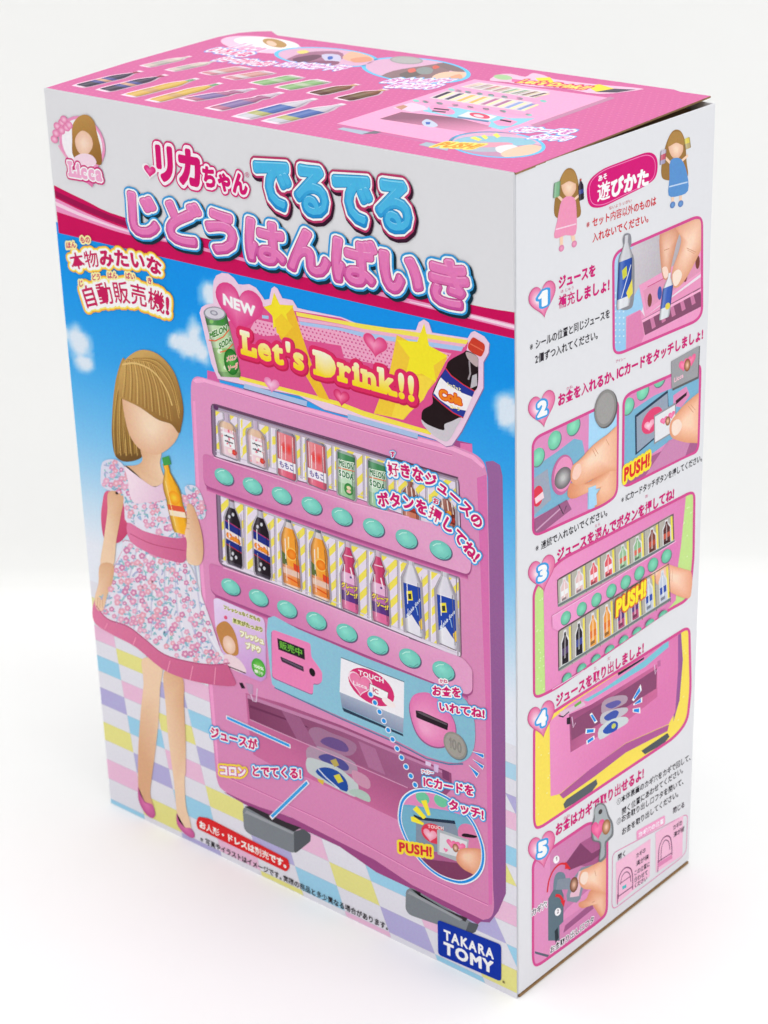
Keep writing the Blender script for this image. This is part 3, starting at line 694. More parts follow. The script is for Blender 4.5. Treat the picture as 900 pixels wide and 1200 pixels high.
# sticker
pt.poly(rounded(P('M5', '4,70 30,62 352,204 366,240 378,622 340,654 165,580 60,440 15,250'), 2.5), ((232, 214, 244), (206, 150, 212), P1('M5', (120, 150)), P1('M5', (330, 640))))
for a, b, h, t in (((75, 138), (335, 232), 26, 'フレッシュなくだもの'), ((140, 236), (355, 306), 32, '果実がたっぷり')): pt.text('M5', t, a, b, h, (120, 118, 60), .05, rims=[(.13, (236, 236, 160), 0, 0)])
for a, b, t in (((190, 330), (362, 392), 'フレッシュ'), ((230, 415), (340, 452), 'ブドウ')): pt.text('M5', t, a, b, 42, (250, 248, 230), .06, rims=[(.2, (180, 160, 190), .03, -.03), (.16, (216, 206, 120), 0, 0)])
pt.tone(ellipse(P1('M5', (322, 553)), (8.4, 3.6), (0, 10.6)), (130, 206, 90), (70, 168, 60)); pt.text('M5', '100%', (285, 545), (360, 575), 20, (240, 250, 230), .03); pt.text('M5', '果汁', (290, 585), (358, 612), 24, (240, 250, 230), .05)
# added blank-faced bust with brown hair, standing in for the sticker's figure
pt.poly(smooth(P('M5', '24,270 55,235 95,228 140,275 172,360 180,450 150,470 90,450 60,400 36,330'), 4), (196, 136, 76)); pt.poly(smooth(P('M5', '75,470 130,462 200,510 235,590 130,560'), 3), (240, 214, 222)); pt.tone(ellipse(P1('M5', (115, 392)), (7.4, 2), (1, 10.5)), (248, 218, 200), (234, 190, 166)); pt.poly(ellipse(P1('M5', (90, 200)), (2, .5), (0, 2.4), 10), (226, 90, 130))
pt.poly(P('M5', '110,540 232,588 232,596 112,548'), (60, 40, 54))
pt.done()

# -------- the sign on top of the machine
pt = part('sign_picture', 'front', 70)
rim = P('N2', '22,245 34,212 62,195 108,188 104,120 108,50 125,15 160,-2 200,2 235,30 262,68 290,72 330,68 372,90 405,135 425,165 455,160 468,95 486,82 505,95 535,155 600,168 628,215 700,232 900,272') + \
    P('N3', '200,52 462,72 476,32 502,18 526,34 542,84 722,112 738,84 756,76 806,104 830,138 826,186 800,232 800,362 690,580 642,650 612,656 560,622 480,596 0,470') + P('N2', '640,760 290,690 135,655 95,560')
pt.poly([(x + .8, y + 1) for x, y in rim], (150, 110, 160)); pt.poly(rim, (238, 205, 228))
inner = P('N2', '200,300 420,205 620,235 900,280') + P('N3', '200,60 725,130 700,250 560,420 520,585 200,500 0,430') + P('N2', '500,700 270,640 230,500')
pt.poly(inner, (224, 84, 144))
dots = P('N2', '370,285 480,310 640,300 900,345') + P('N3', '200,100 640,190 590,260 420,290 250,240 100,210') + P('N2', '900,450 780,430 700,420 600,380 420,390 330,360')
pt.poly(dots, (240, 168, 200)); du = [at('front', q) for q in dots]; base = pt.l
for i in range(60):
    for j in range(20):
        x, y = 300 + i * 4.6 + (j % 2) * 2.3, 360 + j * 4.4 + i * 1.15
        q = at('front', (x, y))
        if inside(q, du): pt.poly(ellipse((x, y), (1.15, .3), (0, 1.15), 8), (214, 88, 146), base + 1)
pt.l = base + 1
pt.poly(P('N2', '620,240 900,293') + P('N3', '200,42 725,122 715,143 200,66') + P('N2', '900,316 625,265'), (244, 228, 92))
pt.poly(P('N2', '630,272 900,318') + P('N3', '200,66 715,143 705,157 200,84') + P('N2', '900,335 635,296'), (240, 178, 206))
pt.poly(P('N2', '410,260 450,265 450,285 410,280'), (168, 198, 236)); pt.poly(P('N2', '640,298 900,338') + P('N3', '200,84 700,156 690,178 200,108') + P('N2', '900,358 650,322'), (170, 200, 238))
pt.poly(P('N2', '268,638 900,800') + P('N3', '200,478 545,580 535,598 200,505') + P('N2', '880,822 268,660'), (246, 226, 80))
pt.poly(P('N2', '300,685 690,795 685,828 295,715'), (172, 196, 232)); pt.poly(P('N3', '118,492 472,592 470,618 120,520'), (172, 196, 232))
pt.line(P('N2', '295,716 685,829'), 1.0, (70, 60, 100)); pt.line(P('N3', '120,521 470,619'), .8, (120, 110, 150))
# stars with their tails
pt.poly(P('N2', '470,260 600,210 715,560 830,790 760,770 660,600 520,400'), (240, 190, 50)); pt.poly(P('N2', '420,210 466,195 484,120 520,195 608,200 560,255 580,330 525,305 480,345 475,265'), (246, 226, 48)); pt.poly(P('N2', '490,290 530,250 600,330 545,400 500,370'), (243, 205, 50))
pt.poly(P('N3', '365,95 470,150 620,210 560,330 400,522 250,490 330,280'), (243, 202, 60)); pt.poly(P('N3', '400,300 560,300 500,420 392,522 340,505'), (247, 216, 70)); pt.poly(P('N3', '503,38 528,150 622,200 550,250 562,330 490,290 410,300 430,210 365,120 468,130'), (246, 230, 46))
# hearts
heart(pt, P1('N2', (470, 690)), (9, 3), (0, 8.8), (250, 200, 226), (232, 130, 180), None); heart(pt, P1('N3', (258, 145)), (14, 5), (0, 13.5), (246, 150, 190), (222, 62, 124), (236, 140, 180), 1.05); heart(pt, P1('N3', (88, 408)), (9.5, 3), (0, 10), (246, 130, 170), (214, 44, 104), None)
heart(pt, P1('N2', (268, 210)), (28, 9.5), (-1, 30), (238, 130, 180), (222, 66, 136), None, 1.0, P1('N2', (245, 190)))
pt.text('N2', 'NEW', (168, 190), (372, 272), 62, (250, 246, 250), .045, rims=[(.09, (236, 150, 190), 0, 0)])
pt.text('F', "Let's Drink!!", (284, 413.5), (489, 470.5), 27, ((250, 246, 240), (250, 214, 20)), .045, serif=True, rims=[(.2, (196, 30, 80), .02, -.03), (.17, (222, 44, 100), 0, 0)])
pt.done()
pt = part('melon_can_picture', 'front', 118)
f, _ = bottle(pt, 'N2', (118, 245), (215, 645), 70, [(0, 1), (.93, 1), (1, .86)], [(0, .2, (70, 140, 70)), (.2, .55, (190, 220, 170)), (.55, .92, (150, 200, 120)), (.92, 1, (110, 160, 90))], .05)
for t, x, r, cc in ((.08, 0, 3, (40, 90, 40)), (.12, .5, 2, (60, 150, 50)), (.14, -.5, 2.5, (140, 200, 110)), (.6, -.4, 3, (225, 240, 210)), (.75, -.5, 3, (170, 214, 140)), (.85, -.2, 3, (220, 236, 200))): pt.poly(ellipse(f(t, x), (r, 0), (0, r), 10), cc)
pt.poly(ellipse(P1('N2', (116, 250)), (13, .8), (0, 8)), (150, 150, 160)); pt.poly(ellipse(P1('N2', (117, 248)), (11.4, .7), (0, 6.5)), (214, 210, 220)); pt.poly(ellipse(P1('N2', (112, 246)), (4.6, 1), (0, 3)), (150, 148, 164)); pt.poly(ellipse(P1('N2', (112, 246)), (2.8, .6), (0, 1.7)), (206, 204, 214))
pt.text('N2', 'MELON', (85, 408), (195, 358), 36, (74, 140, 60), .06, rims=[(.13, (244, 246, 236), 0, 0)]); pt.line(P('N2', '80,415 120,420 170,395 205,350'), 1.4, (230, 100, 60)); pt.text('N2', 'SODA', (145, 472), (225, 425), 36, (74, 140, 60), .06, rims=[(.13, (244, 246, 236), 0, 0)]); pt.line(P('N2', '150,490 190,480 230,440'), 1.3, (230, 100, 60))
pt.tone(ellipse(P1('N2', (220, 550)), (8.6, 1), (1.5, 15.5)), (90, 170, 70), (30, 110, 40)); pt.text('N2', 'メロン', (190, 550), (255, 535), 34, (240, 160, 150), .05, rims=[(.1, (250, 236, 226), 0, 0)]); pt.text('N2', 'ソーダ', (200, 608), (262, 590), 34, (240, 150, 140), .05, rims=[(.1, (250, 236, 226), 0, 0)])
pt.done()
pt = part('cola_bottle_picture', 'front', 118)
pt.poly(smooth(P('N3', '490,500 500,470 545,440 545,390 575,320 610,265 630,225 700,185 720,175 770,205 775,250 772,350 752,385 720,440 690,510 650,580 620,625 575,615 525,575 495,535'), 4), (34, 20, 24))
pt.poly(smooth(P('N3', '490,520 520,545 600,575 605,545 640,530 690,510 665,560 630,622 600,628 550,600 500,550'), 3), (206, 200, 208))
pt.poly(smooth(P('N3', '715,180 770,205 772,255 745,240 720,210'), 3), (190, 170, 172)); pt.poly(P('N3', '745,300 768,290 770,350 735,365'), (190, 186, 192)); pt.line(P('N3', '730,225 735,290 725,320'), 2.2, (160, 150, 156))
pt.poly(rounded(P('N3', '748,104 808,142 808,172 790,208 745,186 722,165 724,142'), 3), (206, 62, 44)); pt.line(P('N3', '735,140 800,175'), 1.5, (230, 110, 80))
pt.poly(P('N3', '612,264 640,300 700,345 757,378 735,430 700,510 650,485 590,440 548,395 575,330'), (244, 240, 244))
pt.poly(P('N3', '612,264 640,300 700,345 757,378 745,407 690,385 625,345 586,308'), (40, 56, 150)); pt.poly(P('N3', '552,388 580,420 640,462 714,476 700,510 650,485 590,440 546,400'), (40, 56, 150))
pt.line(P('N3', '612,264 640,300 700,345 757,378'), 1.4, (210, 50, 60)); pt.line(P('N3', '546,400 590,440 650,487 700,512'), 1.4, (210, 50, 60))
pt.text('N3', 'Cola', (580, 412), (695, 448), 44, (240, 130, 30), .07, rims=[(.14, (208, 60, 40), 0, 0)], lean=.0); pt.text('N3', 'シュワッと', (618, 352), (690, 385), 22, (250, 240, 180), .05); pt.text('N3', 'コーラ', (632, 462), (684, 480), 18, (250, 220, 120), .05)
pt.done()

_H = {}
def hull(fr):
    k = (len(fr), fr[0], fr[-1])
    if k not in _H:
        ps = sorted(set(fr)); out = []
        for seq in (ps, ps[::-1]):
            h = []
            for p in seq:
                while len(h) > 1 and (h[-1][0] - h[-2][0]) * (p[1] - h[-2][1]) - (h[-1][1] - h[-2][1]) * (p[0] - h[-2][0]) <= 0: h.pop()
                h.append(p)
            out += h[:-1]
        _H[k] = out
    return _H[k]
def _cpoly(s, px, c, frame):
    """poly() trimmed to a convex frame given in photo pixels"""
    q = clip(list(px), hull(frame))
    if len(q) > 2: s.poly(q, c)
def _ctone(s, px, cin, cout, frame, ctr=None, n=16):
    c = ctr or (sum(p[0] for p in px) / len(px), sum(p[1] for p in px) / len(px))
    for k in range(n):
        f = 1 - 0.85 * k / n
        _cpoly(s, [(c[0] + (p[0] - c[0]) * f, c[1] + (p[1] - c[1]) * f) for p in px], mixc(cout, cin, k / (n - 1)), frame)
Part.cpoly = _cpoly; Part.ctone = _ctone
SK0, SK1 = (250, 214, 188), (226, 162, 128)
BLU = (60, 168, 232); WHT = (250, 247, 250); CAP = (206, 26, 110)
RIM = [(.25, BLU, 0, 0), (.15, WHT, 0, 0)]

# -------- a plain shop mannequin wearing the flowered dress
pt = part('mannequin_picture', 'front', 150)
SKm, SKd = (242, 208, 176), (222, 172, 134)
pt.poly(smooth(P('Z7', '262,860 240,930 236,1000 248,1080 275,1105 330,1095 380,1010 345,900'), 4), ((226, 104, 140), (200, 70, 112), P1('Z7', (240, 900)), P1('Z7', (350, 1080))))
pt.poly(smooth(P('Z8', '322,455 390,470 384,560 378,680 366,790 354,880') + P('Hh', '182,100 196,150 190,170 160,140 140,100') + P('Z8', '306,860 308,760 316,640 326,540'), 4), (SKd, SKm, P1('Z8', (304, 700)), P1('Z8', (362, 700))))
pt.poly(smooth(P('Z8', '398,500 462,520 468,620 474,740 474,850') + P('Hh', '311,40 316,140 336,225 310,220 285,180 275,100') + P('Z8', '432,880 414,740 404,620'), 4), (SKm, SKd, P1('Z8', (420, 700)), P1('Z8', (485, 700))))
pt.tone(smooth(P('Hh', '136,70 142,92 160,124 188,136 198,158 200,178 188,188 165,172 145,140 136,110'), 4), (224, 120, 176), (196, 90, 150))
pt.tone(smooth(P('Hh', '281,168 290,198 312,222 334,226 348,246 346,262 328,258 300,236 282,208'), 4), (224, 120, 176), (196, 90, 150))
# hair piece, blank head, neck, arms
pt.poly(smooth(P('Z7', '345,240 312,310 296,400 288,500 286,600 300,690 340,722 400,716 436,690 440,640 400,560 370,440'), 5), ((186, 146, 78), (112, 80, 40), P1('Z7', (290, 420)), P1('Z7', (420, 660))))
for k in range(18): pt.line(smooth(P('Z7', [(332 + k * 3, 300 + k * 5), (306 + k * 5, 430), (294 + k * 6 + (k % 3) * 3, 560), (302 + k * 6.5, 696 - (k % 4) * 4)]), 4, False), .8 + (k % 3) * .3, [(214, 174, 100), (132, 96, 48), (176, 134, 66), (198, 158, 88)][k % 4])
pt.poly(smooth(P('Z7', '425,660 515,670 512,730 530,790 560,850 480,870 380,800 330,748 400,740 430,715'), 4), (SKd, SKm, P1('Z7', (420, 690)), P1('Z7', (500, 780))))
pt.tone(smooth(P('Z7', '335,430 350,370 450,330 570,400 606,520 598,600 560,655 500,690 440,678 395,640 360,570'), 5), (246, 218, 190), (228, 180, 146), P1('Z7', (470, 560)))
pt.poly(smooth(P('Z7', '318,400 322,310 350,245 420,200 500,218 570,290 605,380 622,480 612,560 600,590 565,548 500,525 420,470 360,440 330,425'), 5), ((206, 166, 98), (140, 100, 50), P1('Z7', (400, 230)), P1('Z7', (560, 560))))
for k in range(28): pt.line(smooth(P('Z7', [(350 + k * 5, 252 - k * .9 + max(0, k - 16) * 3.2), (346 + k * 7.4, 322 + k * 2.4), (336 + k * 8.8, 418 + k * 4.4)]), 4, False), .7 + (k % 3) * .3, [(216, 178, 108), (148, 108, 54), (190, 148, 80), (166, 122, 62)][k % 4])
for k in range(6): pt.line(smooth(P('Z7', [(352 + k * 8, 248 - k * 2), (470 + k * 7, 262 - k * 3), (560 + k * 3, 360 - k * 4), (602 + k, 520 - k * 8)]), 4, False), .9, [(210, 172, 100), (158, 116, 60), (186, 144, 76)][k % 3])
pt.line(smooth(P('Z7', '335,268 400,262 480,300 540,380 570,460'), 4, False), 2.0, (226, 192, 122))
pt.poly(smooth(P('Z7', '272,865 340,880 328,980 308,1090 292,1215 234,1215 250,1080 266,960'), 4), (SKm, SKd, P1('Z7', (260, 1000)), P1('Z7', (325, 1000))))
pt.poly(smooth(P('Z8', '174,124 220,124 218,180 200,230 188,275 172,288 158,270 156,235 168,190'), 4), (SKm, SKd, P1('Z8', (160, 220)), P1('Z8', (215, 220))))
for k in range(3): pt.line(P('Z8', [(166 + k * 8, 240), (164 + k * 9, 276)]), .7, (206, 150, 116))
pt.done()
pt = part('dress_picture', 'front', 172)
SKIRT = smooth(P('Z8', '262,38 250,75 205,165 160,235 146,290 160,335 225,375 300,415 390,490 470,525 560,545 646,550 640,515 606,440 565,330 520,205 478,112 370,70'), 3)
pt.poly(SKIRT, ((226, 126, 164), (204, 96, 140), P1('Z8', (160, 300)), P1('Z8', (600, 540))))
FLO = smooth(P('Z8', '262,40 250,78 208,165 168,232 160,268 200,315 270,340 330,385 400,440 490,466 570,476 630,470 600,430 565,330 520,205 478,112 370,72'), 3)
pt.poly(FLO, (232, 228, 240))
BODI = smooth(P('Z7', '340,745 385,765 470,840 545,820 570,865 630,880 652,930 642,1085 500,1070 362,1015 345,940 332,850'), 3)
SLV = [smooth(P('Z7', '243,725 300,712 342,742 348,800 334,885 290,865 240,838 234,790'), 3), smooth(P('Z7', '628,842 680,838 712,895 726,978 690,990 655,925'), 3)]
pt.poly(BODI, (230, 226, 240))
for q in SLV: pt.poly(q, (222, 220, 238))
for q in [[(300 + i * 34, 80 + i * 6), (262 + i * 46, 220 + i * 20), (230 + i * 62, 330 + i * 22)] for i in range(7)]:
    pt.line(smooth(P('Z8', q), 4, False), 2.0, (202, 200, 222)); pt.line(smooth(P('Z8', [(a + 10, b) for a, b in q]), 4, False), 1.4, (243, 241, 247))
base = pt.l; rnd = random.Random(3)
for area_, nfl in ((FLO, 240), (BODI, 90), (SLV[0], 26), (SLV[1], 22)):
    xs = [q[0] for q in area_]; ys = [q[1] for q in area_]; k = 0; done = []; tries = 0
    while k < nfl and tries < 6000:
        tries += 1
        c = (rnd.uniform(min(xs), max(xs)), rnd.uniform(min(ys), max(ys)))
        if not all(inside((c[0] + a, c[1] + b), area_) for a, b in ((3.4, 1), (-3.4, -1), (0, 3.4), (0, -3.4))): continue
        if any(math.hypot(c[0] - d[0], c[1] - d[1]) < 4.6 for d in done): continue
        done.append(c); k += 1; kind = rnd.random(); r = rnd.uniform(2.2, 4.0)
        if kind < .6:
            cc = rnd.choice([(226, 152, 186), (232, 172, 200), (212, 134, 176), (232, 166, 184)])
            a0 = rnd.random() * 6
            for i in range(5): pt.poly(ellipse((c[0] + math.cos(a0 + i * 1.257) * r * .6, c[1] + math.sin(a0 + i * 1.257) * r * .6), (r * .55, .2), (0, r * .55), 8), cc, base + 1 + i + k % 4 * 9)
            pt.poly(ellipse(c, (r * .4, 0), (0, r * .4), 8), (244, 206, 220), base + 7 + k % 4 * 9)
            pt.poly(ellipse((c[0] + r * 1.0, c[1] + r * .8), (r * .5, .3), (0, r * .3), 8), (138, 190, 206), base + 8 + k % 4 * 9)
        else:
            for i in range(3):
                a0 = rnd.random() * 6; e = (c[0] + math.cos(a0) * r * .5, c[1] + math.sin(a0) * r * .5)
                pt.poly(ellipse(e, (math.cos(a0) * r * .8, math.sin(a0) * r * .8), (-math.sin(a0) * r * .3, math.cos(a0) * r * .3), 8), rnd.choice([(132, 186, 204), (160, 190, 220), (150, 200, 200), (176, 176, 214)]), base + 1 + i + k % 4 * 9)
pt.l = base + 37
pt.poly(smooth(P('Z7', '345,745 375,765 440,815 490,842 540,818 552,880 520,905 440,915 395,918 372,880 360,800'), 3), ((246, 224, 236), (232, 198, 220), P1('Z7', (380, 800)), P1('Z7', (500, 910))))
pt.poly(smooth(P('Z7', '360,1008 430,1045 500,1066 590,1082 645,1082 642,1150 622,1196 560,1186 480,1160 375,1098'), 3), ((228, 128, 168), (206, 98, 142), P1('Z7', (360, 1050)), P1('Z7', (640, 1140))))
pt.line(smooth(P('Z7', '372,1060 480,1110 630,1140'), 4, False), 1.0, (190, 76, 120))
pt.line(smooth(P('Z8', '160,268 200,315 270,340 330,385 400,440 490,466 570,476 630,470'), 4, False), 1.2, (186, 84, 128))
for a, b in (((200, 330), (190, 350)), ((300, 380), (290, 405)), ((420, 462), (410, 500)), ((500, 480), (490, 530)), ((580, 485), (575, 545))): pt.line(P('Z8', [a, b]), 1.4, (240, 150, 184))
pt.done()
pt = part('juice_bottle_picture', 'front', 290)
f, _ = bottle(pt, 'Z7', (540, 735), (618, 1062), 42, ORG, [(0, 1, (248, 178, 40))], .25)
pt.poly(P('Z7', '522,705 555,695 566,735 532,742'), (70, 160, 80)); pt.tone(ellipse(f(.48, .05), (7, 2), (0, 8), 16), (252, 206, 60), (244, 150, 30)); pt.poly([f(.6, -.9), f(.58, .9), f(.66, .95), f(.68, -.9)], (226, 90, 60)); pt.poly([f(.68, -.9), f(.66, .9), f(.74, .95), f(.76, -.9)], (244, 226, 200)); pt.line([f(.25, -.5), f(.9, -.55)], 1, (254, 226, 150))
pt.poly(smooth(P('Z7', '640,925 668,930 690,985 712,1075 716,1160 700,1205 660,1205 638,1180 640,1100 630,1060 640,1010'), 4), (SKm, SKd, P1('Z7', (640, 1100)), P1('Z7', (712, 1100))))
for k in range(3): pt.line(P('Z7', [(632, 985 + k * 24), (652, 990 + k * 24)]), .7, (206, 150, 116))
pt.done()

# -------- round inset picture: the card held to the touch plate
pt = part('inset_picture', 'front', 170)
FR = smooth(P('M8', '-60,400 0,350 80,325 200,335 330,390 450,480 560,600 630,740 668,880 660,1020 600,1120 500,1170 400,1165 260,1110 120,1000 10,860 -60,730 -100,600 -90,470'), 4)
pt.poly(FR, (240, 244, 250)); cx_, cy_ = sum(p[0] for p in FR) / len(FR), sum(p[1] for p in FR) / len(FR)
sh = lambda k: [(cx_ + (p[0] - cx_) * k, cy_ + (p[1] - cy_) * k) for p in FR]
pt.poly(sh(.975), (30, 144, 226)); pt.poly(sh(.925), (240, 244, 250)); IN = sh(.905)
pt.cpoly(IN, (112, 172, 204), IN)
pt.cpoly(P('M8', '-120,300 700,300 700,700 560,590 330,520 0,470 -120,470'), (226, 140, 188), IN)
pt.cpoly(P('M8', '-120,480 0,490 330,530 480,580 700,760 700,1250 -120,1250'), (118, 178, 204), IN)
for c in ((118, 410), (278, 435)): pt.cpoly(ellipse(P1('M8', c), (8, 2.6), (0, 7.4)), (112, 200, 160), IN)
pt.cpoly(P('M8', '40,555 100,580 400,610 408,640 90,615 40,590'), (40, 54, 76), IN); pt.cpoly(P('M8', '60,600 405,640 430,700 430,880 240,880 60,790'), (132, 146, 164), IN)
pt.cpoly(P('M8', '-120,870 230,880 450,930 620,1000 640,1250 -120,1250'), (176, 96, 142), IN); pt.cpoly(P('M8', '0,930 460,985 560,1080 560,1200 0,1200'), (128, 62, 98), IN)
pt.cpoly(ellipse(P1('M8', (215, 725)), (14.5, 4), (0, 11.5)), (222, 60, 84), IN); heart(pt, P1('M8', (185, 735)), (8, 2.5), (0, 7.5), (246, 200, 214), (240, 150, 176), None); pt.text('M8', 'TOUCH', (165, 672), (305, 690), 26, (250, 220, 220), .03)
pt.cpoly(ellipse(P1('M8', (540, 760)), (15, 7), (0, 15)), (220, 128, 172), IN); pt.cpoly(smooth(P('M8', '462,735 490,722 580,740 598,752 570,762 480,752'), 3), (40, 26, 34), IN)
pt.cpoly(P('M8', '245,690 262,685 525,780 500,960 440,975 250,905'), (176, 184, 188), IN); pt.cpoly(P('M8', '270,715 510,795 490,945 265,885'), (222, 222, 226), IN)
heart(pt, P1('M8', (372, 812)), (6, 2), (0, 5.4), (246, 140, 180), (236, 104, 156)); heart(pt, P1('M8', (452, 835)), (6, 2), (0, 5.4), (246, 140, 180), (236, 104, 156)); heart(pt, P1('M8', (322, 868)), (2.6, 1), (0, 2.4), (246, 140, 180), (236, 104, 156))
pt.tone(ellipse(P1('M8', (408, 850)), (3.6, 1), (0, 5), 14), (240, 200, 180), (140, 84, 50))
pt.ctone(smooth(P('M8', '415,960 425,890 450,860 520,850 640,870 680,1000 620,1100 540,1070 470,1030'), 4), (252, 206, 176), (226, 150, 116), IN, P1('M8', (500, 920)))
for q in ('105,435 152,428 190,560 165,568', '33,510 68,478 152,580 125,596', '15,575 40,572 132,632 122,650 20,615'): pt.poly(P('M8', q), (250, 240, 240)); pt.poly(P('M8', q), (248, 232, 60))
pt.text('I', 'PUSH!', (305, 128), (440, 150), 36, (214, 40, 60), .05, rims=[(.24, (248, 222, 60), 0, 0)], up=0)
pt.done()

# -------- captions
pt = part('caption_lettering', 'front', 206)
pt.text('M2', '好きなジュースの', 0, 0, 78, CAP, .05, RIM, path=[(380, 284), (480, 297), (570, 323), (650, 362), (720, 412), (790, 476), (850, 540), (905, 606)])
pt.text('M2', 'ボタンを押してね!', 0, 0, 80, CAP, .05, RIM, path=[(322, 466), (430, 470), (520, 488), (610, 526), (690, 582), (750, 640), (810, 712), (885, 800)])
pt.text('M2', 'す', (390, 174), (420, 180), 34, CAP, .05, RIM); pt.text('M2', 'お', (640, 446), (676, 456), 34, CAP, .05, RIM)
pt.done()
pt = part('caption_lettering', 'front', 206)
pt.line(P('E', '205,180 545,335'), 5, (246, 240, 248)); pt.line(P('E', '210,183 540,332'), 3.2, (52, 160, 230)); pt.line(P('E', '638,520 440,712'), 5, (246, 240, 248)); pt.line(P('E', '633,524 445,706'), 3.2, (52, 160, 230))
pt.text('E', 'ジュースが', (122, 285), (372, 358), 56, CAP, .05, RIM); pt.text('E', 'コロン', (170, 483), (312, 496), 50, (250, 240, 244), .07, [(.32, (246, 220, 60), 0, 0), (.15, (206, 60, 150), 0, 0)]); pt.text('E', 'とでてくる!', (338, 490), (604, 505), 54, CAP, .05, RIM)
pt.done()
pt = part('caption_lettering', 'front', 206)
pt.text('D', 'お金を', (525, 785), (682, 797), 52, CAP, .05, RIM); pt.text('D', 'いれてね!', (560, 866), (806, 908), 50, CAP, .05, RIM); pt.text('D', 'かね', (565, 718), (608, 722), 20, CAP, .04, [(.3, WHT, 0, 0)])
for q in ('690,268 755,283 757,304 748,308', '692,308 757,346 748,368', '674,340 732,386 716,412'): pt.poly(P('G', q), (246, 244, 250)); 
for q in ('695,273 752,287 754,302 748,303', '697,314 753,348 747,362', '679,349 727,388 717,405'): pt.poly(P('G', q), (36, 140, 224))
for q in ((157, -30), (180, 14), (204, 62), (227, 110), (250, 158), (273, 207), (297, 256), (320, 303), (344, 351), (369, 400), (392, 447)):
    c = P1('G', q); pt.poly(ellipse(c, (3.5, 1), (0, 3.8), 14), (240, 240, 248), 207); pt.poly(ellipse(c, (2.5, .8), (0, 2.7), 14), (40, 150, 230), 208)
pt.l = 209
pt.text('M8', 'アイシー', (108, 192), (216, 206), 32, CAP, .04, [(.36, BLU, 0, 0), (.25, WHT, 0, 0)]); pt.text('M8', 'ICカードを', (125, 306), (575, 396), 90, CAP, .05, RIM); pt.text('M8', 'タッチ!', (345, 506), (660, 606), 92, CAP, .05, RIM)
pt.done()
pt = part('notice_label_print', 'front', 160)
pt.poly(rounded(P('Hh', '362,182 400,188 700,342 708,372 694,390 360,228 354,206'), 2.2), (222, 40, 44)); pt.text('Hh', 'お人形・ドレスは別売です。', (366, 222), (702, 380), 27, (250, 244, 240), .05)
pt.text('F', '※写真やイラストはイメージです。実際の商品と多少異なる場合があります。', (235, 986), (457, 1091), 7.4, (50, 44, 50), .02)
pt.done()
pt = part('maker_logo', 'front', 160)
pt.poly(rounded(P('I', '461,406 719,508 719,658 463,548'), 4.5), (15, 52, 166))
pt.text('I', 'TAKARA', (486, 484), (692, 568), 38, (248, 248, 250), .04, sp=.06); pt.text('I', 'TOMY', (486, 540), (692, 626), 44, (248, 248, 250), .05, sp=.06)
pt.text('I', '※', (722, 664), (744, 676), 18, (120, 100, 70), .03)
pt.done()
pt = part('slogan_lettering', 'front', 206)
YR = [(.30, (252, 176, 40), 0, 0), (.24, (254, 228, 110), 0, 0), (.17, (252, 246, 248), 0, 0)]
pt.text('Z4', '本物みたいな', 0, 0, 66, (200, 30, 92), .05, YR, path=[(164, 706), (250, 694), (350, 690), (450, 702), (542, 732)])
pt.text('Z4', '自動販売機!', 0, 0, 86, (200, 30, 92), .05, YR, path=[(218, 868), (290, 852), (380, 846), (470, 862), (575, 902)])
FU = [(.3, (252, 238, 170), 0, 0)]
for s_, a, b in (('ほん', (138, 616), (180, 612)), ('もの', (198, 592), (240, 592)), ('じ', (190, 778), (212, 774)), ('どう', (246, 750), (284, 748)), ('はん', (312, 742), (354, 742)), ('ばい', (388, 742), (430, 748)), ('き', (480, 762), (502, 768))):
    pt.text('Z4', s_, a, b, 26, (206, 60, 110), .04, FU)
pt.done()
# -------- title
pt = part('title_lettering', 'front', 206)
pt.text('Z4', 'リカ', (506, 320), (718, 361), 150, (212, 20, 112), .07, [(.20, (214, 30, 118), 0, 0), (.155, (250, 240, 246), 0, 0)]); pt.text('Z4', 'ちゃん', (712, 350), (905, 392), 86, (212, 20, 112), .06, [(.24, (214, 30, 118), 0, 0), (.165, (250, 240, 246), 0, 0)])
heart(pt, P1('Z4', (491, 287)), (7, 2), (0, 7.2), (240, 110, 170), (214, 30, 118), (250, 240, 246), 1.3); pt.text('Z5', '®', (274, 122), (286, 125), 12, (200, 60, 120), .0)
pt.done()
def bubble(p, z, s_, a, b, h, out, mid_, c1, c2, dark):
    p.text(z, s_, a, b, h, (c1, c2), .062, [(.17, dark, .035, -.045), (.155, out, 0, 0), (.115, (252, 250, 252), 0, 0), (.078, mid_, .0, -.0)])
    b0 = p.l
    p.text(z, s_, a, b, h, mixc(c1, (255, 255, 255), .35), .0, [], up=.045); p.text(z, s_, a, b, h, mixc(c1, c2, .25), .02, [], up=.012)
pt = part('title_lettering', 'front', 214)
bubble(pt, 'Z5', 'でるでる', (298, 192), (704, 270), 134, (188, 58, 106), (40, 130, 190), (92, 200, 240), (32, 140, 208), (52, 22, 44))
pt.done()
pt = part('title_lettering', 'front', 232)
bubble(pt, 'F', 'じどうはんばいき', (146, 270), (556, 366), 55, (52, 154, 218), (176, 60, 124), (240, 140, 196), (202, 78, 156), (14, 46, 62))
pt.done()
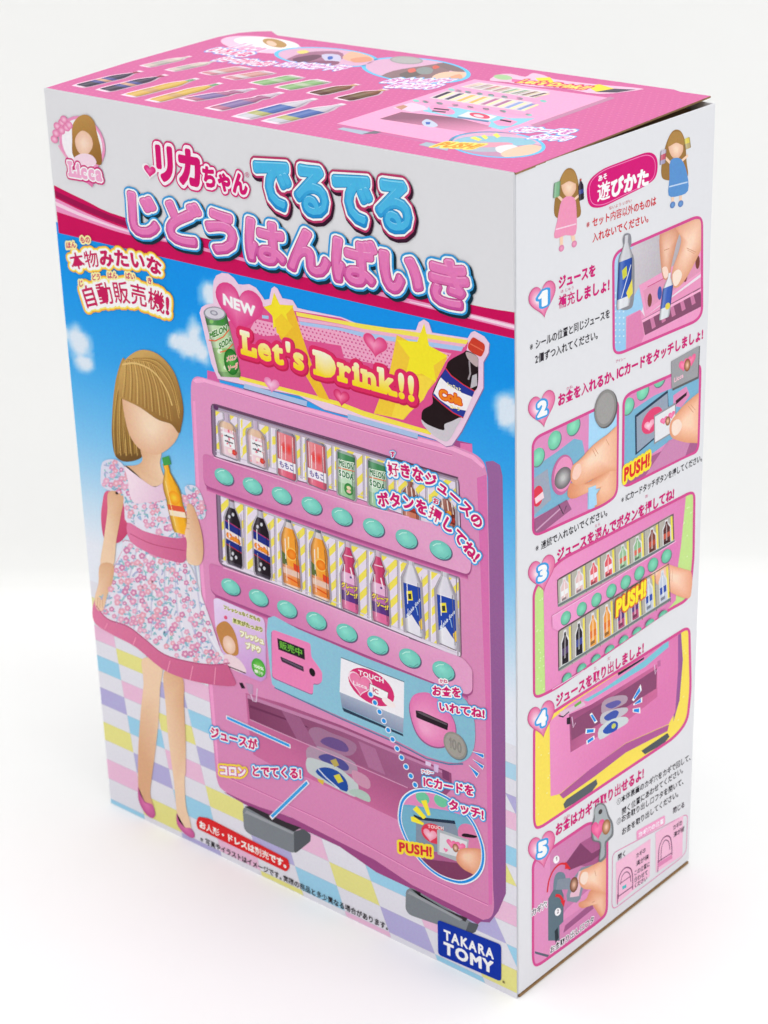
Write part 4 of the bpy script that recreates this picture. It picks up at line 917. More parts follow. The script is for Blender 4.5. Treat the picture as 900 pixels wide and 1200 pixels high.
# -------- round emblem with ribbon
pt = part('emblem_print', 'front', 206)
e = P1('Z4', (205, 172)); pt.poly(ellipse(e, (27, 8), (-1, 31)), (236, 150, 192)); pt.poly(ellipse(e, (23.8, 7), (-1, 27.8)), (246, 242, 247))
pt.poly(P('Z4', '200,330 255,335 248,358 225,340'), (226, 120, 172))
pt.poly(smooth(P('Z4', '163,150 165,95 190,60 225,52 255,80 268,130 285,200 285,262 240,250 170,230'), 4), ((190, 144, 80), (150, 104, 50), P1('Z4', (200, 60)), P1('Z4', (250, 250))))
pt.tone(smooth(P('Z4', '176,150 205,118 240,140 250,180 232,215 205,222 182,195'), 4), (248, 218, 198), (236, 192, 166)); pt.poly(smooth(P('Z4', '170,235 205,215 250,225 262,262 180,262'), 3), (244, 216, 230))
for q in ((100, 100), (120, 85), (95, 130), (118, 118), (140, 105), (88, 155), (128, 72), (150, 95)): pt.tone(ellipse(P1('Z4', q), (4.4, 1.2), (0, 4.6), 12), (248, 196, 220), (226, 120, 168))
for q, l in (((105, 180), (120, 205)), ((120, 205), (140, 232)), ((290, 150), (298, 190))): pt.line(P('Z4', [q, l]), 2.4, (240, 168, 202))
pt.text('Z4', 'Licca', (150, 308), (296, 332), 58, (240, 170, 206), .05, [(.2, (208, 40, 124), 0, 0), (.12, (250, 244, 248), 0, 0)], serif=True)
pt.done()

# ================================================================ SIDE
def num_heart(z, c, n, nc=(64, 160, 226)):
    p = part('number_heart', 'side', 60); q = P1(z, c)
    heart(p, q, (15, -7.4), (2, 19.5), (250, 226, 236), (226, 112, 160), (206, 90, 140), 1.06, (q[0] - 6, q[1] + 3))
    p.text(z, n, (c[0] - 18, c[1] + 38), (c[0] + 22, c[1] + 22), 56, (250, 248, 250), .07, [(.18, nc, 0, 0)]); p.done()
pt = part('heading_badge', 'side', 20)
bd = rounded(P('S1', '312,340 372,284 580,204 616,232 612,316 568,350 372,448 320,440'), 11)
pt.poly(bd, (212, 22, 118)); c = (sum(p[0] for p in bd) / len(bd), sum(p[1] for p in bd) / len(bd))
pt.line([(c[0] + (p[0] - c[0]) * .93, c[1] + (p[1] - c[1]) * .9) for p in bd], 1.0, (240, 130, 186), True)
pt.text('S1', '遊びかた', (358, 420), (578, 346), 72, (250, 246, 250), .055); pt.text('S1', 'あそ', (362, 335), (402, 320), 24, (250, 240, 248), .04)
pt.done()
pt = part('warning_lettering', 'side', 20)
RED = (212, 44, 60)
pt.text('S1', '※セット内容以外のものは', (312, 536), (608, 432), 37, RED, .025); pt.text('S1', '入れないでください。', (338, 592), (582, 502), 37, RED, .025); pt.text('S1', 'ないよう いがい', (408, 455), (505, 420), 15, RED, .0)
pt.done()
HD = (206, 28, 118)
for a in ((('S2', 'ジュースを', (195, 284), (354, 226), 50), ('S2', '補充しましょ!', (195, 368), (412, 288), 52), ('S2', 'ほ じゅう', (204, 302), (262, 282), 14)),
          (('S3', 'お金を入れるか、ICカードをタッチしましょ!', (192, 348), (806, 62), 46), ('S3', 'かね', (228, 280), (256, 268), 14), ('S3', 'アイシー', (436, 165), (480, 150), 14)),
          (('S4', 'ジュースを選んでボタンを押してね!', (188, 642), (684, 374), 46), ('S4', 'えら', (348, 500), (372, 488), 14), ('S4', 'お', (560, 375), (574, 368), 14)),
          (('S6', 'ジュースを取り出しましょ!', (184, 500), (556, 268), 46), ('S6', 'と', (344, 345), (358, 336), 14), ('S6', 'だ', (402, 305), (416, 296), 14)),
          (('S7', 'お金はカギで取り出せるよ!', (182, 578), (556, 330), 46), ('S7', 'かね', (216, 510), (244, 492), 14))):
    pt = part('step_heading', 'side', 20)
    for z, s_, p0, p1, h in a: pt.text(z, s_, p0, p1, h, HD, .045 if h > 20 else .0)
    pt.done()
BK = (44, 40, 48)
for a in ((('S2', '※シールの位置と同じジュースを', (74, 548), (414, 402), 37), ('S2', '2個ずつ入れてください。', (97, 600), (368, 490), 37)),
          (('S4', '※連続で入れないでください。', (98, 604), (408, 444), 33),), (('S4', '※ICカードタッチボタンを押してください。', (460, 398), (806, 214), 30),),
          (('S7', '①本体裏面のカギ穴をカギで回して、', (440, 448), (758, 250), 27), ('S7', '　開く位置にあわせてください。'.strip('　'), (462, 488), (726, 304), 27), ('S7', '②お金取り出し口フタを開いて、', (440, 532), (728, 352), 27), ('S7', 'お金を取り出してください。', (462, 574), (706, 404), 27))):
    pt = part('note_lettering', 'side', 20)
    for z, s_, p0, p1, h in a: pt.text(z, s_, p0, p1, h, BK, .022)
    pt.done()
def framed(name, px, r, rimc=(214, 78, 146), w=3.4):
    p = part(name, 'side', 22); q = rounded(px, r, 7); p.poly(q, rimc)
    c = (sum(a[0] for a in q) / len(q), sum(a[1] for a in q) / len(q))
    u = []; n = len(q)
    ar = area2(q); sg = 1 if ar > 0 else -1
    for i, a in enumerate(q):
        b, d = q[i - 1], q[(i + 1) % n]; L = math.hypot(d[0] - b[0], d[1] - b[1]) or 1
        u.append((a[0] - sg * (d[1] - b[1]) / L * w * .8, a[1] + sg * (d[0] - b[0]) / L * w))
    p.poly(u, (238, 225, 235)); return p, u
# picture 1: bottle pushed in
p, I1 = framed('step_picture', P('S2', '422,128 806,-40 806,412 424,574'), 15)
p.cpoly(P('S2', '400,600 400,50 620,0 560,330 480,600'), ((176, 212, 240), (150, 200, 236), P1('S2', (430, 100)), P1('S2', (440, 500))), I1)
for k in range(26): q = (436 + (k % 3) * 17, 300 + (k // 3) * 26); p.cpoly(ellipse(P1('S2', q), (1, -.3), (0, 1.1), 8), (206, 230, 246), I1)
p.cpoly(P('S2', '520,90 820,-60 820,200 700,230 600,270 540,265 505,330 500,120'), ((206, 200, 206), (176, 168, 176), P1('S2', (520, 100)), P1('S2', (700, 250))), I1)
p.cpoly(P('S2', '535,268 820,105 820,200 560,400'), (236, 158, 196), I1); p.cpoly(P('S2', '552,290 820,130 820,190 566,372'), (224, 150, 182), I1)
p.cpoly(P('S2', '480,400 540,370 560,400 820,215 820,500 480,600'), (232, 150, 190), I1); p.cpoly(P('S2', '548,412 820,262 820,345 560,478'), (134, 78, 108), I1)
for k in range(6): a = 580 + k * 42; b = 450 - k * 25; p.cpoly(P('S2', [(a, b - 46), (a + 14, b - 54), (a + 26, b - 8), (a + 10, b + 2)]), (204, 124, 164), I1)
p.cpoly(P('S2', '545,415 820,268 820,278 550,425'), (246, 176, 210), I1); p.cpoly(P('S2', '480,600 486,405 540,372 556,480 520,600'), (222, 132, 178), I1); p.cpoly(P('S2', '556,480 820,345 820,420 540,520'), (236, 156, 198), I1)
for q, cc in (((580, 330), (120, 70, 60)), ((622, 300), (60, 90, 170)), ((730, 225), (130, 60, 60)), ((782, 170), (120, 64, 54))): p.cpoly(ellipse(P1('S2', q), (2.6, -1), (0, 8), 12), cc, I1)
p.line(P('S2', '570,275 640,238'), 1, (206, 80, 130))
p.ctone(smooth(P('S2', '622,50 660,0 705,30 690,100 672,180 664,232 640,242 628,190'), 4), (240, 196, 172), (214, 146, 116), I1, P1('S2', (650, 120)))
p.ctone(smooth(P('S2', '690,20 730,-20 820,-70 820,60 790,130 750,210 715,262 690,278 672,262 676,200 700,130 712,70'), 4), (250, 212, 188), (226, 162, 130), I1, P1('S2', (750, 90)))
p.cpoly(smooth(P('S2', '632,196 652,190 658,226 642,238'), 3), (250, 216, 200), I1); p.cpoly(smooth(P('S2', '676,222 700,200 716,222 700,262 682,268'), 3), (252, 224, 208), I1); p.line(P('S2', '640,120 662,112'), .8, (206, 140, 112)); p.line(P('S2', '735,110 775,128'), .8, (214, 150, 122)); p.line(P('S2', '738,118 768,134'), .6, (214, 150, 122))
bottle(p, 'S2', (664, 215), (640, 408), 22, SOD, [(0, .3, (226, 224, 230)), (.3, .75, (60, 96, 184)), (.75, 1, (220, 224, 228))], -.4); p.cpoly(ellipse(P1('S2', (655, 355)), (3, -1), (0, 4), 10), (226, 206, 80), I1)
p.poly(smooth(P('S2', '476,50 498,52 502,90 496,120 514,160 512,330 492,368 452,366 446,330 448,160 470,115 466,75'), 4), (140, 140, 148)); bottle(p, 'S2', (482, 56), (468, 362), 29, SOD, [(0, .34, (206, 206, 212)), (.34, .86, (44, 84, 176)), (.86, 1, (222, 224, 230))], -.4)
p.poly(P('S2', '462,205 482,185 484,225 466,245'), (206, 206, 70)); p.poly(P('S2', '480,300 505,240 508,300 490,325'), (230, 216, 90)); p.line(P('S2', '460,320 500,180'), 1.4, (220, 228, 240)); p.done()
# picture 2: coin
p, I2 = framed('step_picture', P('S4', '82,120 452,-55 448,360 400,402 84,545'), 13)
p.cpoly(I2, (222, 142, 190), I2); p.cpoly(P('S4', '325,-40 460,-90 460,420 318,420'), (168, 214, 244), I2)
p.cpoly(P('S4', '70,260 200,170 262,122 296,130 306,180 300,260 240,380 70,470'), (124, 178, 206), I2); p.cpoly(P('S4', '75,300 150,250 165,380 75,460'), (158, 166, 184), I2)
p.cpoly(ellipse(P1('S4', (108, 365)), (6.4, -3), (0, 12)), (222, 60, 80), I2); p.cpoly(P('S4', '95,375 130,345 135,372 100,398'), (244, 214, 222), I2)
for c in ((108, 200), (178, 128), (257, 68)): p.cpoly(ellipse((P1('S4', c)[0] + .6, P1('S4', c)[1] + .8), (8, -3.6), (0, 11)), (110, 120, 130), I2); p.ctone(ellipse(P1('S4', c), (7.6, -3.4), (0, 10.6)), (144, 222, 190), (112, 198, 164), I2)
p.cpoly(ellipse(P1('S4', (212, 275)), (13, -6), (0, 23)), (198, 110, 160), I2); p.cpoly(ellipse(P1('S4', (216, 272)), (11, -5), (0, 20)), (232, 148, 190), I2)
p.ctone(ellipse(P1('S4', (214, 288)), (10, -4), (0, 12.5)), (196, 194, 194), (110, 104, 108), I2)
p.cpoly(P('S4', '80,470 230,380 250,420 90,545'), (158, 96, 136), I2); p.line(P('S4', '100,510 205,415'), 2, (206, 160, 190)); p.line(P('S4', '195,400 215,440 228,405'), 1.4, (70, 50, 70))
p.ctone(smooth(P('S4', '232,350 245,310 270,320 330,300 420,230 470,190 470,400 360,430 352,360 400,330 330,340 270,372 240,372'), 4), (246, 196, 164), (224, 146, 108), I2, P1('S4', (380, 320)))
p.ctone(smooth(P('S4', '246,290 252,240 290,205 340,150 400,105 470,60 470,235 400,262 340,292 290,318 258,312'), 5), (253, 216, 190), (232, 164, 128), I2, P1('S4', (340, 200)))
p.cpoly(smooth(P('S4', '252,285 262,240 285,228 290,262 270,295'), 4), (248, 206, 190), I2)
for q in ('338,168 352,196', '346,160 362,188', '395,125 408,150'): p.line(P('S4', q), .8, (216, 150, 118))
p.cpoly(P('S4', '320,330 352,318 356,400 320,420'), (168, 214, 244), I2)
c = P1('S3', (392, 354)); p.poly(ellipse((c[0] + 1.2, c[1] + 1), (13.2, -5), (0, 22)), (96, 92, 96)); p.tone(ellipse(c, (12.8, -5), (0, 21.6)), (170, 168, 166), (138, 136, 134)); p.poly(ellipse(c, (10.4, -4), (0, 18)), (160, 158, 156)); p.done()
# picture 2b: card
p, I3 = framed('step_picture', P('S3', '466,298 800,152 790,540 740,560 462,700'), 13)
p.cpoly(I3, (222, 140, 188), I3); p.cpoly(P('S3', '450,400 600,300 720,250 830,190 830,420 680,480 450,650'), (122, 178, 208), I3); p.cpoly(P('S3', '680,300 735,262 750,300 715,350 680,345'), (222, 140, 184), I3); p.cpoly(P('S3', '690,322 738,285 735,300 692,338'), (50, 32, 42), I3)
for c in ((488, 345), (550, 282), (620, 228)): p.cpoly(ellipse((P1('S3', c)[0] + .6, P1('S3', c)[1] + .8), (7.4, -3.6), (0, 10)), (110, 120, 130), I3); p.ctone(ellipse(P1('S3', c), (7, -3.4), (0, 9.6)), (144, 222, 190), (112, 198, 164), I3)
p.cpoly(P('S3', '518,385 656,278 664,430 520,552'), (46, 66, 88), I3); p.cpoly(P('S3', '524,392 655,290 660,425 526,540'), (150, 162, 180), I3)
p.cpoly(ellipse(P1('S3', (590, 405)), (12.4, -8), (0, 14)), (226, 70, 116), I3); heart(p, P1('S3', (578, 425)), (6, -3), (0, 6.4), (250, 210, 222), (240, 150, 180))
p.cpoly(P('S3', '450,660 580,560 720,490 830,420 830,640 450,760'), (170, 96, 142), I3); p.cpoly(P('S3', '560,640 660,490 760,470 700,640'), (204, 136, 178), I3)
p.cpoly(P('S3', '598,385 690,330 692,450 598,506'), (150, 150, 156), I3); p.cpoly(P('S3', '602,390 686,340 688,445 602,498'), (228, 228, 232), I3)
heart(p, P1('S3', (640, 405)), (4.6, -2.4), (0, 4.6), (246, 140, 180), (236, 104, 156)); heart(p, P1('S3', (672, 382)), (4, -2), (0, 4.4), (246, 140, 180), (236, 104, 156)); p.tone(ellipse(P1('S3', (656, 408)), (3, -1), (0, 5.4), 14), (236, 190, 160), (130, 74, 44))
p.ctone(smooth(P('S3', '668,470 665,420 690,380 730,335 790,285 830,260 830,480 760,500 700,490'), 5), (253, 210, 182), (230, 160, 124), I3, P1('S3', (735, 410)))
p.cpoly(smooth(P('S3', '672,450 676,415 700,400 716,424 704,456 684,470'), 3), (252, 222, 206), I3); p.line(P('S3', '742,345 764,372'), .8, (214, 150, 120)); p.line(P('S3', '752,338 772,362'), .7, (214, 150, 120))
p.poly(P('S3', '672,160 792,90 786,228 676,280'), (98, 98, 100)); p.poly(P('S3', '670,157 788,90 782,220 672,272'), (158, 158, 162)); heart(p, P1('S3', (722, 170)), (5.6, -3), (0, 7.4), (248, 140, 176), (236, 96, 146)); heart(p, P1('S3', (756, 150)), (5, -3), (0, 7), (248, 140, 176), (236, 96, 146)); p.tone(ellipse(P1('S3', (738, 172)), (3.8, -1.4), (0, 7.4), 14), (236, 190, 160), (130, 74, 44)); p.text('S3', 'Licca', (682, 245), (722, 222), 18, (240, 190, 206), .04)
p.text('S4', 'PUSH!', (470, 302), (580, 232), 50, (222, 40, 50), .05, [(.24, (250, 226, 60), 0, 0)]); p.done()
# picture 3: finger on the button
p, I4 = framed('step_picture', P('S5', '84,440 150,325 700,48 774,10 772,330 752,470 700,500 140,720 86,850') if False else P('S5', '86,430 200,305 774,8 770,300 752,478 660,528 180,862 88,905'), 12)
p.cpoly(I4, (196, 226, 140), I4)
for k in range(60): p.cpoly(ellipse(P1('S5', (random.choice([random.uniform(92, 135), random.uniform(715, 765)]), random.uniform(40, 860))), (.9, -.4), (0, 1), 8), (218, 238, 176), I4)
p.cpoly(P('S5', '132,440 160,330 700,40 735,20 712,250 700,330 690,480 620,560 140,900'), ((236, 150, 198), (224, 130, 184), P1('S5', (200, 380)), P1('S5', (500, 600))), I4)
def mini_window(q, n, cols):
    p.cpoly(rounded(q, 5), (96, 80, 80), I4); m = rounded([(x + (1.2 if x < 730 else -1.2), y + .5) for x, y in q], 4); p.cpoly(m, (182, 178, 168), I4)
    TL, TR, BR, BL = q
    for i in range(n):
        a = (i + .5) / n; t = (TL[0] + (TR[0] - TL[0]) * a, TL[1] + (TR[1] - TL[1]) * a); b = (BL[0] + (BR[0] - BL[0]) * a, BL[1] + (BR[1] - BL[1]) * a); w = (TR[0] - TL[0]) / n
        L = lambda k, x: (t[0] + (b[0] - t[0]) * k + x * w, t[1] + (b[1] - t[1]) * k - x * w * .5)
        p.cpoly([L(.06, .28), L(.06, .42), L(.95, .42), L(.95, .28)], (236, 220, 90), I4); p.cpoly([L(0, .46), L(0, .5), L(1, .5), L(1, .46)], (120, 108, 104), I4)
        c1, c2, tall = cols[i]
        p.cpoly([L(.08, -.1), L(.08, .1), L(.2, .12), L(.34, .3), L(.95, .3), L(.95, -.3), L(.34, -.3), L(.2, -.12)], (222, 220, 222), I4)
        p.cpoly([L(.14, -.06), L(.14, .06), L(.24, .08), L(.38, .23), L(.9, .23), L(.9, -.23), L(.38, -.23), L(.24, -.08)], c1, I4); p.cpoly([L(.52, -.23), L(.5, .23), L(.66, .23), L(.7, -.23)], c2, I4); p.cpoly([L(.22, -.02), L(.22, .03), L(.85, .02), L(.85, -.08)], mixc(c1, (255, 255, 255), .55), I4); p.cpoly([L(.78, -.2), L(.76, .1), L(.84, .1), L(.86, -.2)], mixc(c1, (20, 20, 30), .4), I4)
    p.line([(BL[0], BL[1] - 2.6), (BR[0], BR[1] - 2.6)], 3.2, (112, 122, 124)); p.line([(BL[0], BL[1] - 4.4), (BR[0], BR[1] - 4.4)], .8, (206, 210, 208)); p.line([(TL[0], TL[1] + 1.2), (TR[0], TR[1] + 1.2)], 1.2, (110, 90, 96))
mini_window(P('S5', '188,392 680,112 684,240 192,512'), 8, [((226, 196, 196), (240, 240, 240), 0), ((226, 190, 190), (240, 240, 240), 0), ((226, 100, 110), (244, 230, 236), 0), ((224, 90, 100), (244, 230, 236), 0), ((150, 190, 150), (220, 110, 90), 0), ((140, 184, 140), (220, 110, 90), 0), ((130, 70, 60), (190, 80, 60), 0), ((90, 44, 44), (200, 90, 70), 0)])
mini_window(P('S6', '192,176 660,-110 668,50 194,350'), 8, [((44, 36, 44), (90, 70, 110), 0), ((40, 34, 44), (70, 80, 150), 0), ((236, 160, 70), (226, 120, 50), 0), ((236, 156, 66), (226, 120, 50), 0), ((186, 84, 124), (96, 64, 130), 0), ((180, 80, 120), (96, 64, 130), 0), ((190, 200, 216), (50, 80, 170), 0), ((196, 204, 220), (50, 80, 170), 0)])
for top, bot in (('166,548 690,230 700,250 700,288', '700,295 190,608 168,596'), ('168,855 300,775 690,520 690,545', '640,590 300,800 168,895')):
    p.cpoly(P('S5', top + ' ' + bot), ((240, 160, 208), (224, 124, 182), P1('S5', (400, 400)), P1('S5', (420, 470))), I4); p.line([q for q in P('S5', top)[:2]], 1.2, (248, 190, 224))
for c in ((223, 553), (290, 515), (352, 476), (415, 438), (475, 402), (533, 364), (590, 328), (647, 292)): p.ctone(ellipse((P1('S5', c)[0] + .5, P1('S5', c)[1] + .7), (6.1, -3), (0, 8)), (112, 120, 126), (112, 120, 126), I4, None, 2); p.ctone(ellipse(P1('S5', c), (5.7, -2.8), (0, 7.6)), (134, 214, 184), (104, 188, 156), I4)
for c in ((228, 376), (290, 336), (350, 297), (408, 258), (467, 218), (523, 183), (577, 148), (632, 112)): p.ctone(ellipse(P1('S6', c), (5.5, -2.8), (0, 6)), (128, 210, 180), (96, 176, 150), I4)
p.text('S6', 'PUSH!', (432, 115), (560, 22), 60, (250, 232, 50), .06, [(.14, (222, 110, 60), 0, 0)])
p.done()
pt = part('pointing_finger_picture', 'side', 150)
FG = smooth(P('S5', '574,352 590,325 625,318 680,335 730,350 752,358 758,390 756,430 746,470 700,462 640,430 590,395'), 5)
pt.tone(FG, (253, 214, 190), (234, 164, 132), P1('S5', (680, 380)), 8); pt.line(P('S5', '668,345 664,400'), .8, (220, 158, 130)); pt.line(P('S5', '676,350 672,404'), .7, (220, 158, 130))
pt.tone(smooth(P('S5', '580,350 592,332 612,334 618,360 604,378 588,372'), 4), (252, 222, 206), (246, 190, 166)); pt.done()
# picture 4: drinks drop
p, I5 = framed('step_picture', P('S6', '88,570 240,470 752,148 758,420 744,560 690,630 110,1020 88,1000'), 12)
p.cpoly(I5, (248, 222, 92), I5)
for k in range(50): p.cpoly(ellipse(P1('S6', (random.choice([random.uniform(92, 160), random.uniform(700, 755)]), random.uniform(200, 1000))), (.9, -.4), (0, 1), 8), (252, 236, 150), I5)
p.cpoly(P('S6', '690,170 712,175 720,300 706,470 680,560 690,300'), (152, 90, 152), I5)
p.cpoly(P('S6', '158,560 240,490 700,190 700,340 688,520 660,570 480,650 330,760 200,865 162,875'), ((236, 148, 196), (222, 124, 178), P1('S6', (250, 600)), P1('S6', (420, 720))), I5)
p.cpoly(P('S6', '200,868 330,760 480,652 662,572 655,600 480,690 350,790 215,885'), (176, 90, 150), I5); p.cpoly(P('S7', '230,420 355,335 360,355 330,395 222,460 216,440'), (92, 98, 104), I5); p.cpoly(P('S7', '545,215 655,140 664,155 640,185 560,230'), (84, 90, 96), I5)
p.cpoly(P('S6', '300,470 380,425 560,300 660,215 660,245 560,330 320,475'), (124, 196, 214), I5); p.cpoly(P('S6', '445,355 556,288 556,296 448,366'), (50, 44, 60), I5)
p.cpoly(P('S6', '200,520 300,475 310,490 210,540'), (222, 190, 210), I5); p.cpoly(P('S6', '262,490 290,470 292,482 264,500'), (110, 180, 80), I5); p.line(P('S6', '196,535 215,540 240,518'), 1.4, (50, 40, 54))
p.cpoly(P('S6', '240,530 330,490 480,400 612,318 612,455 480,560 330,640 246,690'), ((154, 78, 122), (206, 106, 154), P1('S6', (300, 540)), P1('S6', (340, 640))), I5); p.cpoly(P('S6', '246,560 480,420 610,335 608,420 480,500 250,640'), (140, 74, 112), I5)
p.cpoly(P('S6', '230,545 246,540 246,570 230,572'), (50, 36, 50), I5); p.line(P('S6', '252,540 258,585 268,565'), 1.2, (224, 196, 220)); p.line(P('S6', '600,320 604,360 612,340'), 1.2, (224, 196, 220)); p.cpoly(P('S6', '612,305 626,300 626,325 614,330'), (196, 110, 160), I5)
for q, l, s in (('380,480 420,455 480,450 480,480 420,510 380,530', '392,490 440,470 460,480 420,505', .5), ('376,530 420,510 480,500 484,520 430,555 376,570', '388,540 430,512 450,522 430,552 400,556', .2), ('366,590 420,550 480,540 486,565 430,600 370,636', '382,598 420,560 445,565 440,595 400,612', 0)):
    p.cpoly(smooth(P('S6', q), 3), mixc((206, 214, 216), (150, 90, 124), s), I5); p.cpoly(smooth(P('S6', l), 3), mixc((46, 84, 176), (150, 100, 150), s), I5)
p.cpoly(ellipse(P1('S6', (428, 578)), (2.6, -1), (0, 3), 12), (200, 206, 100), I5)
for q in ('505,468 542,402 546,428 512,474', '510,486 548,456 548,478 512,492', '508,506 540,500 540,525 508,520', '326,530 336,522 360,560 348,568', '310,590 350,588 348,606 308,612', '312,640 345,618 348,634 314,658'): p.poly(P('S6', q), (246, 246, 250)); c = P('S6', q); g = (sum(a[0] for a in c) / 4, sum(a[1] for a in c) / 4); p.poly([(g[0] + (a[0] - g[0]) * .72, g[1] + (a[1] - g[1]) * .72) for a in c], (30, 140, 226))
p.done()
# picture 5: key
p, I6 = framed('step_picture', P('M7', '14,215 110,150 330,0 418,60 416,500 370,545 40,785 14,760'), 11)
p.cpoly(I6, (226, 146, 192), I6); p.cpoly(P('M7', '110,150 340,-10 430,50 430,240 360,330 200,470 130,560 110,400'), ((212, 134, 180), (196, 116, 164), P1('M7', (150, 200)), P1('M7', (380, 300))), I6)
p.cpoly(P('M7', '270,125 430,30 430,230 350,260 250,240 190,235'), (172, 92, 140), I6); p.cpoly(P('M7', '270,125 190,235 210,270 330,220 420,150 420,130 330,180'), (130, 64, 104), I6); p.cpoly(P('M7', '170,540 330,430 430,380 430,560 200,720 120,720'), (216, 136, 184), I6); p.cpoly(P('M7', '190,560 330,440 340,470 180,600'), (160, 90, 136), I6)
p.cpoly(smooth(P('M7', '130,320 150,280 185,285 190,330 150,390 128,400'), 3), (112, 132, 146), I6); p.cpoly(P('M7', '128,372 170,366 182,400 180,540 160,560 160,640 100,640 100,420'), (96, 116, 128), I6); p.cpoly(P('M7', '134,590 150,570 156,625 138,655'), (44, 54, 62), I6); p.cpoly(P('M7', '30,696 105,716 98,728 30,708'), (92, 102, 116), I6)
p.cpoly(P('M7', '150,318 215,308 222,330 240,300 275,255 335,240 345,265 300,300 270,420 250,440 200,432 196,400 205,370 140,372'), (134, 144, 158), I6); p.cpoly(P('M7', '262,275 330,250 335,262 285,300 262,405 215,412 216,395 245,335'), (232, 190, 206), I6); p.tone(ellipse(P1('M7', (236, 345)), (5, -2), (0, 9), 14), (226, 180, 156), (110, 64, 44))
p.ctone(smooth(P('M7', '300,420 330,370 420,380 420,540 380,520 345,470 320,440 290,468 264,462 262,440'), 4), (244, 196, 166), (224, 148, 114), I6, P1('M7', (370, 440)))
p.ctone(smooth(P('M7', '262,330 272,275 310,255 350,235 420,210 420,380 370,385 330,372 285,365'), 5), (253, 214, 188), (232, 164, 128), I6, P1('M7', (330, 310)))
p.cpoly(smooth(P('M7', '266,325 280,282 306,280 310,312 290,345'), 3), (252, 222, 206), I6); p.line(P('M7', '345,270 352,300'), .8, (212, 148, 118)); p.line(P('M7', '330,440 344,432'), .7, (206, 140, 110))
p.line(smooth(P('M7', '95,385 105,320 130,265 165,235 200,238'), 4, False), 2.2, (222, 44, 54)); p.poly(P('M7', '190,222 220,262 188,262'), (222, 44, 54)); p.line(smooth(P('M7', '138,402 160,405 178,430'), 4, False), 3, (222, 44, 54)); p.poly(P('M7', '165,432 190,425 182,462'), (222, 44, 54))
for q, s_ in (((142, 212), '1'), ((150, 488), '2')): p.poly(ellipse(P1('M7', q), (3.6, -1), (0, 4.6), 16), (248, 244, 250)); p.text('M7', s_, (q[0] - 5, q[1] + 10), (q[0] + 7, q[1] + 4), 20, (90, 60, 80), .02)
p.text('M7', 'カギ穴', (10, 515), (94, 462), 36, (46, 40, 48), .02, [(.12, (248, 240, 246), 0, 0)]); p.text('M7', 'お金取り出し口フタ', (108, 712), (342, 540), 34, (46, 40, 48), .02, [(.12, (248, 240, 246), 0, 0)]); p.done()
p = part('key_picture', 'side', 130)
p.poly(smooth(P('M7', '345,-60 370,-85 400,-75 420,-20 440,20 442,80 420,110 405,130 405,190 385,220 365,218 372,130 332,110 328,40 340,-10'), 4), (118, 122, 126)); p.poly(smooth(P('M7', '342,-50 368,-78 395,-68 412,-15 430,25 432,75 410,104 396,125 396,185 378,210 372,205 378,122 340,104 338,40 345,-5'), 4), (170, 176, 180))
heart(p, P1('M7', (362, 50)), (8, -3.4), (0, 12), (246, 130, 176), (232, 84, 144)); p.tone(ellipse(P1('M7', (405, 40)), (5, -2), (0, 9), 14), (240, 196, 170), (150, 96, 56)); p.poly(ellipse(P1('M7', (374, -40)), (2.4, -1), (0, 3), 10), (70, 66, 66)); p.done()
# opening diagrams
p = part('diagram_picture', 'side', 24)
fr = rounded(P('M7', '440,180 836,-30 828,170 800,205 450,472 436,460'), 6); p.line(fr, 1.0, (226, 130, 180), True)
p.poly(rounded(P('M7', '566,62 716,-22 716,26 566,110'), 2), (240, 160, 200)); p.text('M7', 'カギ穴の位置', (575, 98), (710, 20), 26, (250, 240, 248), .04)
for q, arch, t1, off in (('458,228 640,102 636,300 458,450', 0, '開く', 0), ('666,72 812,-20 808,190 668,282', 1, '閉じる', 0)):
    p.poly(P('M7', q), (244, 190, 216))
def arch(pts, w=1.4): p.line(smooth(P('M7', pts), 5, False), w, (120, 62, 100))
arch('470,420 470,330 485,280 510,255 535,262 545,300 545,370'); p.line(P('M7', '466,410 548,352'), 1.3, (120, 62, 100)); p.line(P('M7', '466,450 466,395'), 1.2, (150, 84, 122)); p.line(P('M7', '478,340 538,298'), 1.1, (150, 84, 122)); p.poly(P('M7', '490,355 512,342 512,360 492,372'), (90, 190, 196)); arch('482,345 490,300 512,278 530,290 536,330', 1)
arch('682,240 684,160 700,110 725,88 745,100 752,150 752,190'); p.line(P('M7', '678,225 755,175'), 1.3, (120, 62, 100)); p.line(P('M7', '678,280 680,215'), 1.2, (150, 84, 122)); arch('695,215 698,150 715,112 735,118 742,160', 1); p.line(P('M7', '700,210 745,182'), 1, (150, 84, 122))
p.poly(P('M7', '680,230 752,185 756,205 680,255'), (226, 140, 184))
for s_, a, b, h in (('開く', (466, 218), (512, 190), 30), ('閉じる', (757, -28), (820, -66), 30), ('カギの', (562, 208), (614, 172), 26), ('溝が横', (562, 250), (630, 208), 26), ('この位置に', (552, 300), (636, 246), 26), ('合わせて', (552, 335), (626, 290), 26), ('ください', (552, 366), (622, 322), 26), ('カギの', (757, 60), (806, 28), 26), ('溝が縦', (760, 98), (818, 60), 26)): p.text('M7', s_, a, b, h, (60, 44, 60), .02)
p.done()
num_heart('S2', (128, 322), '1'); num_heart('S3', (126, 352), '2'); num_heart('S5', (126, 362), '3'); num_heart('S6', (124, 545), '4'); num_heart('S8', (126, 195), '5')
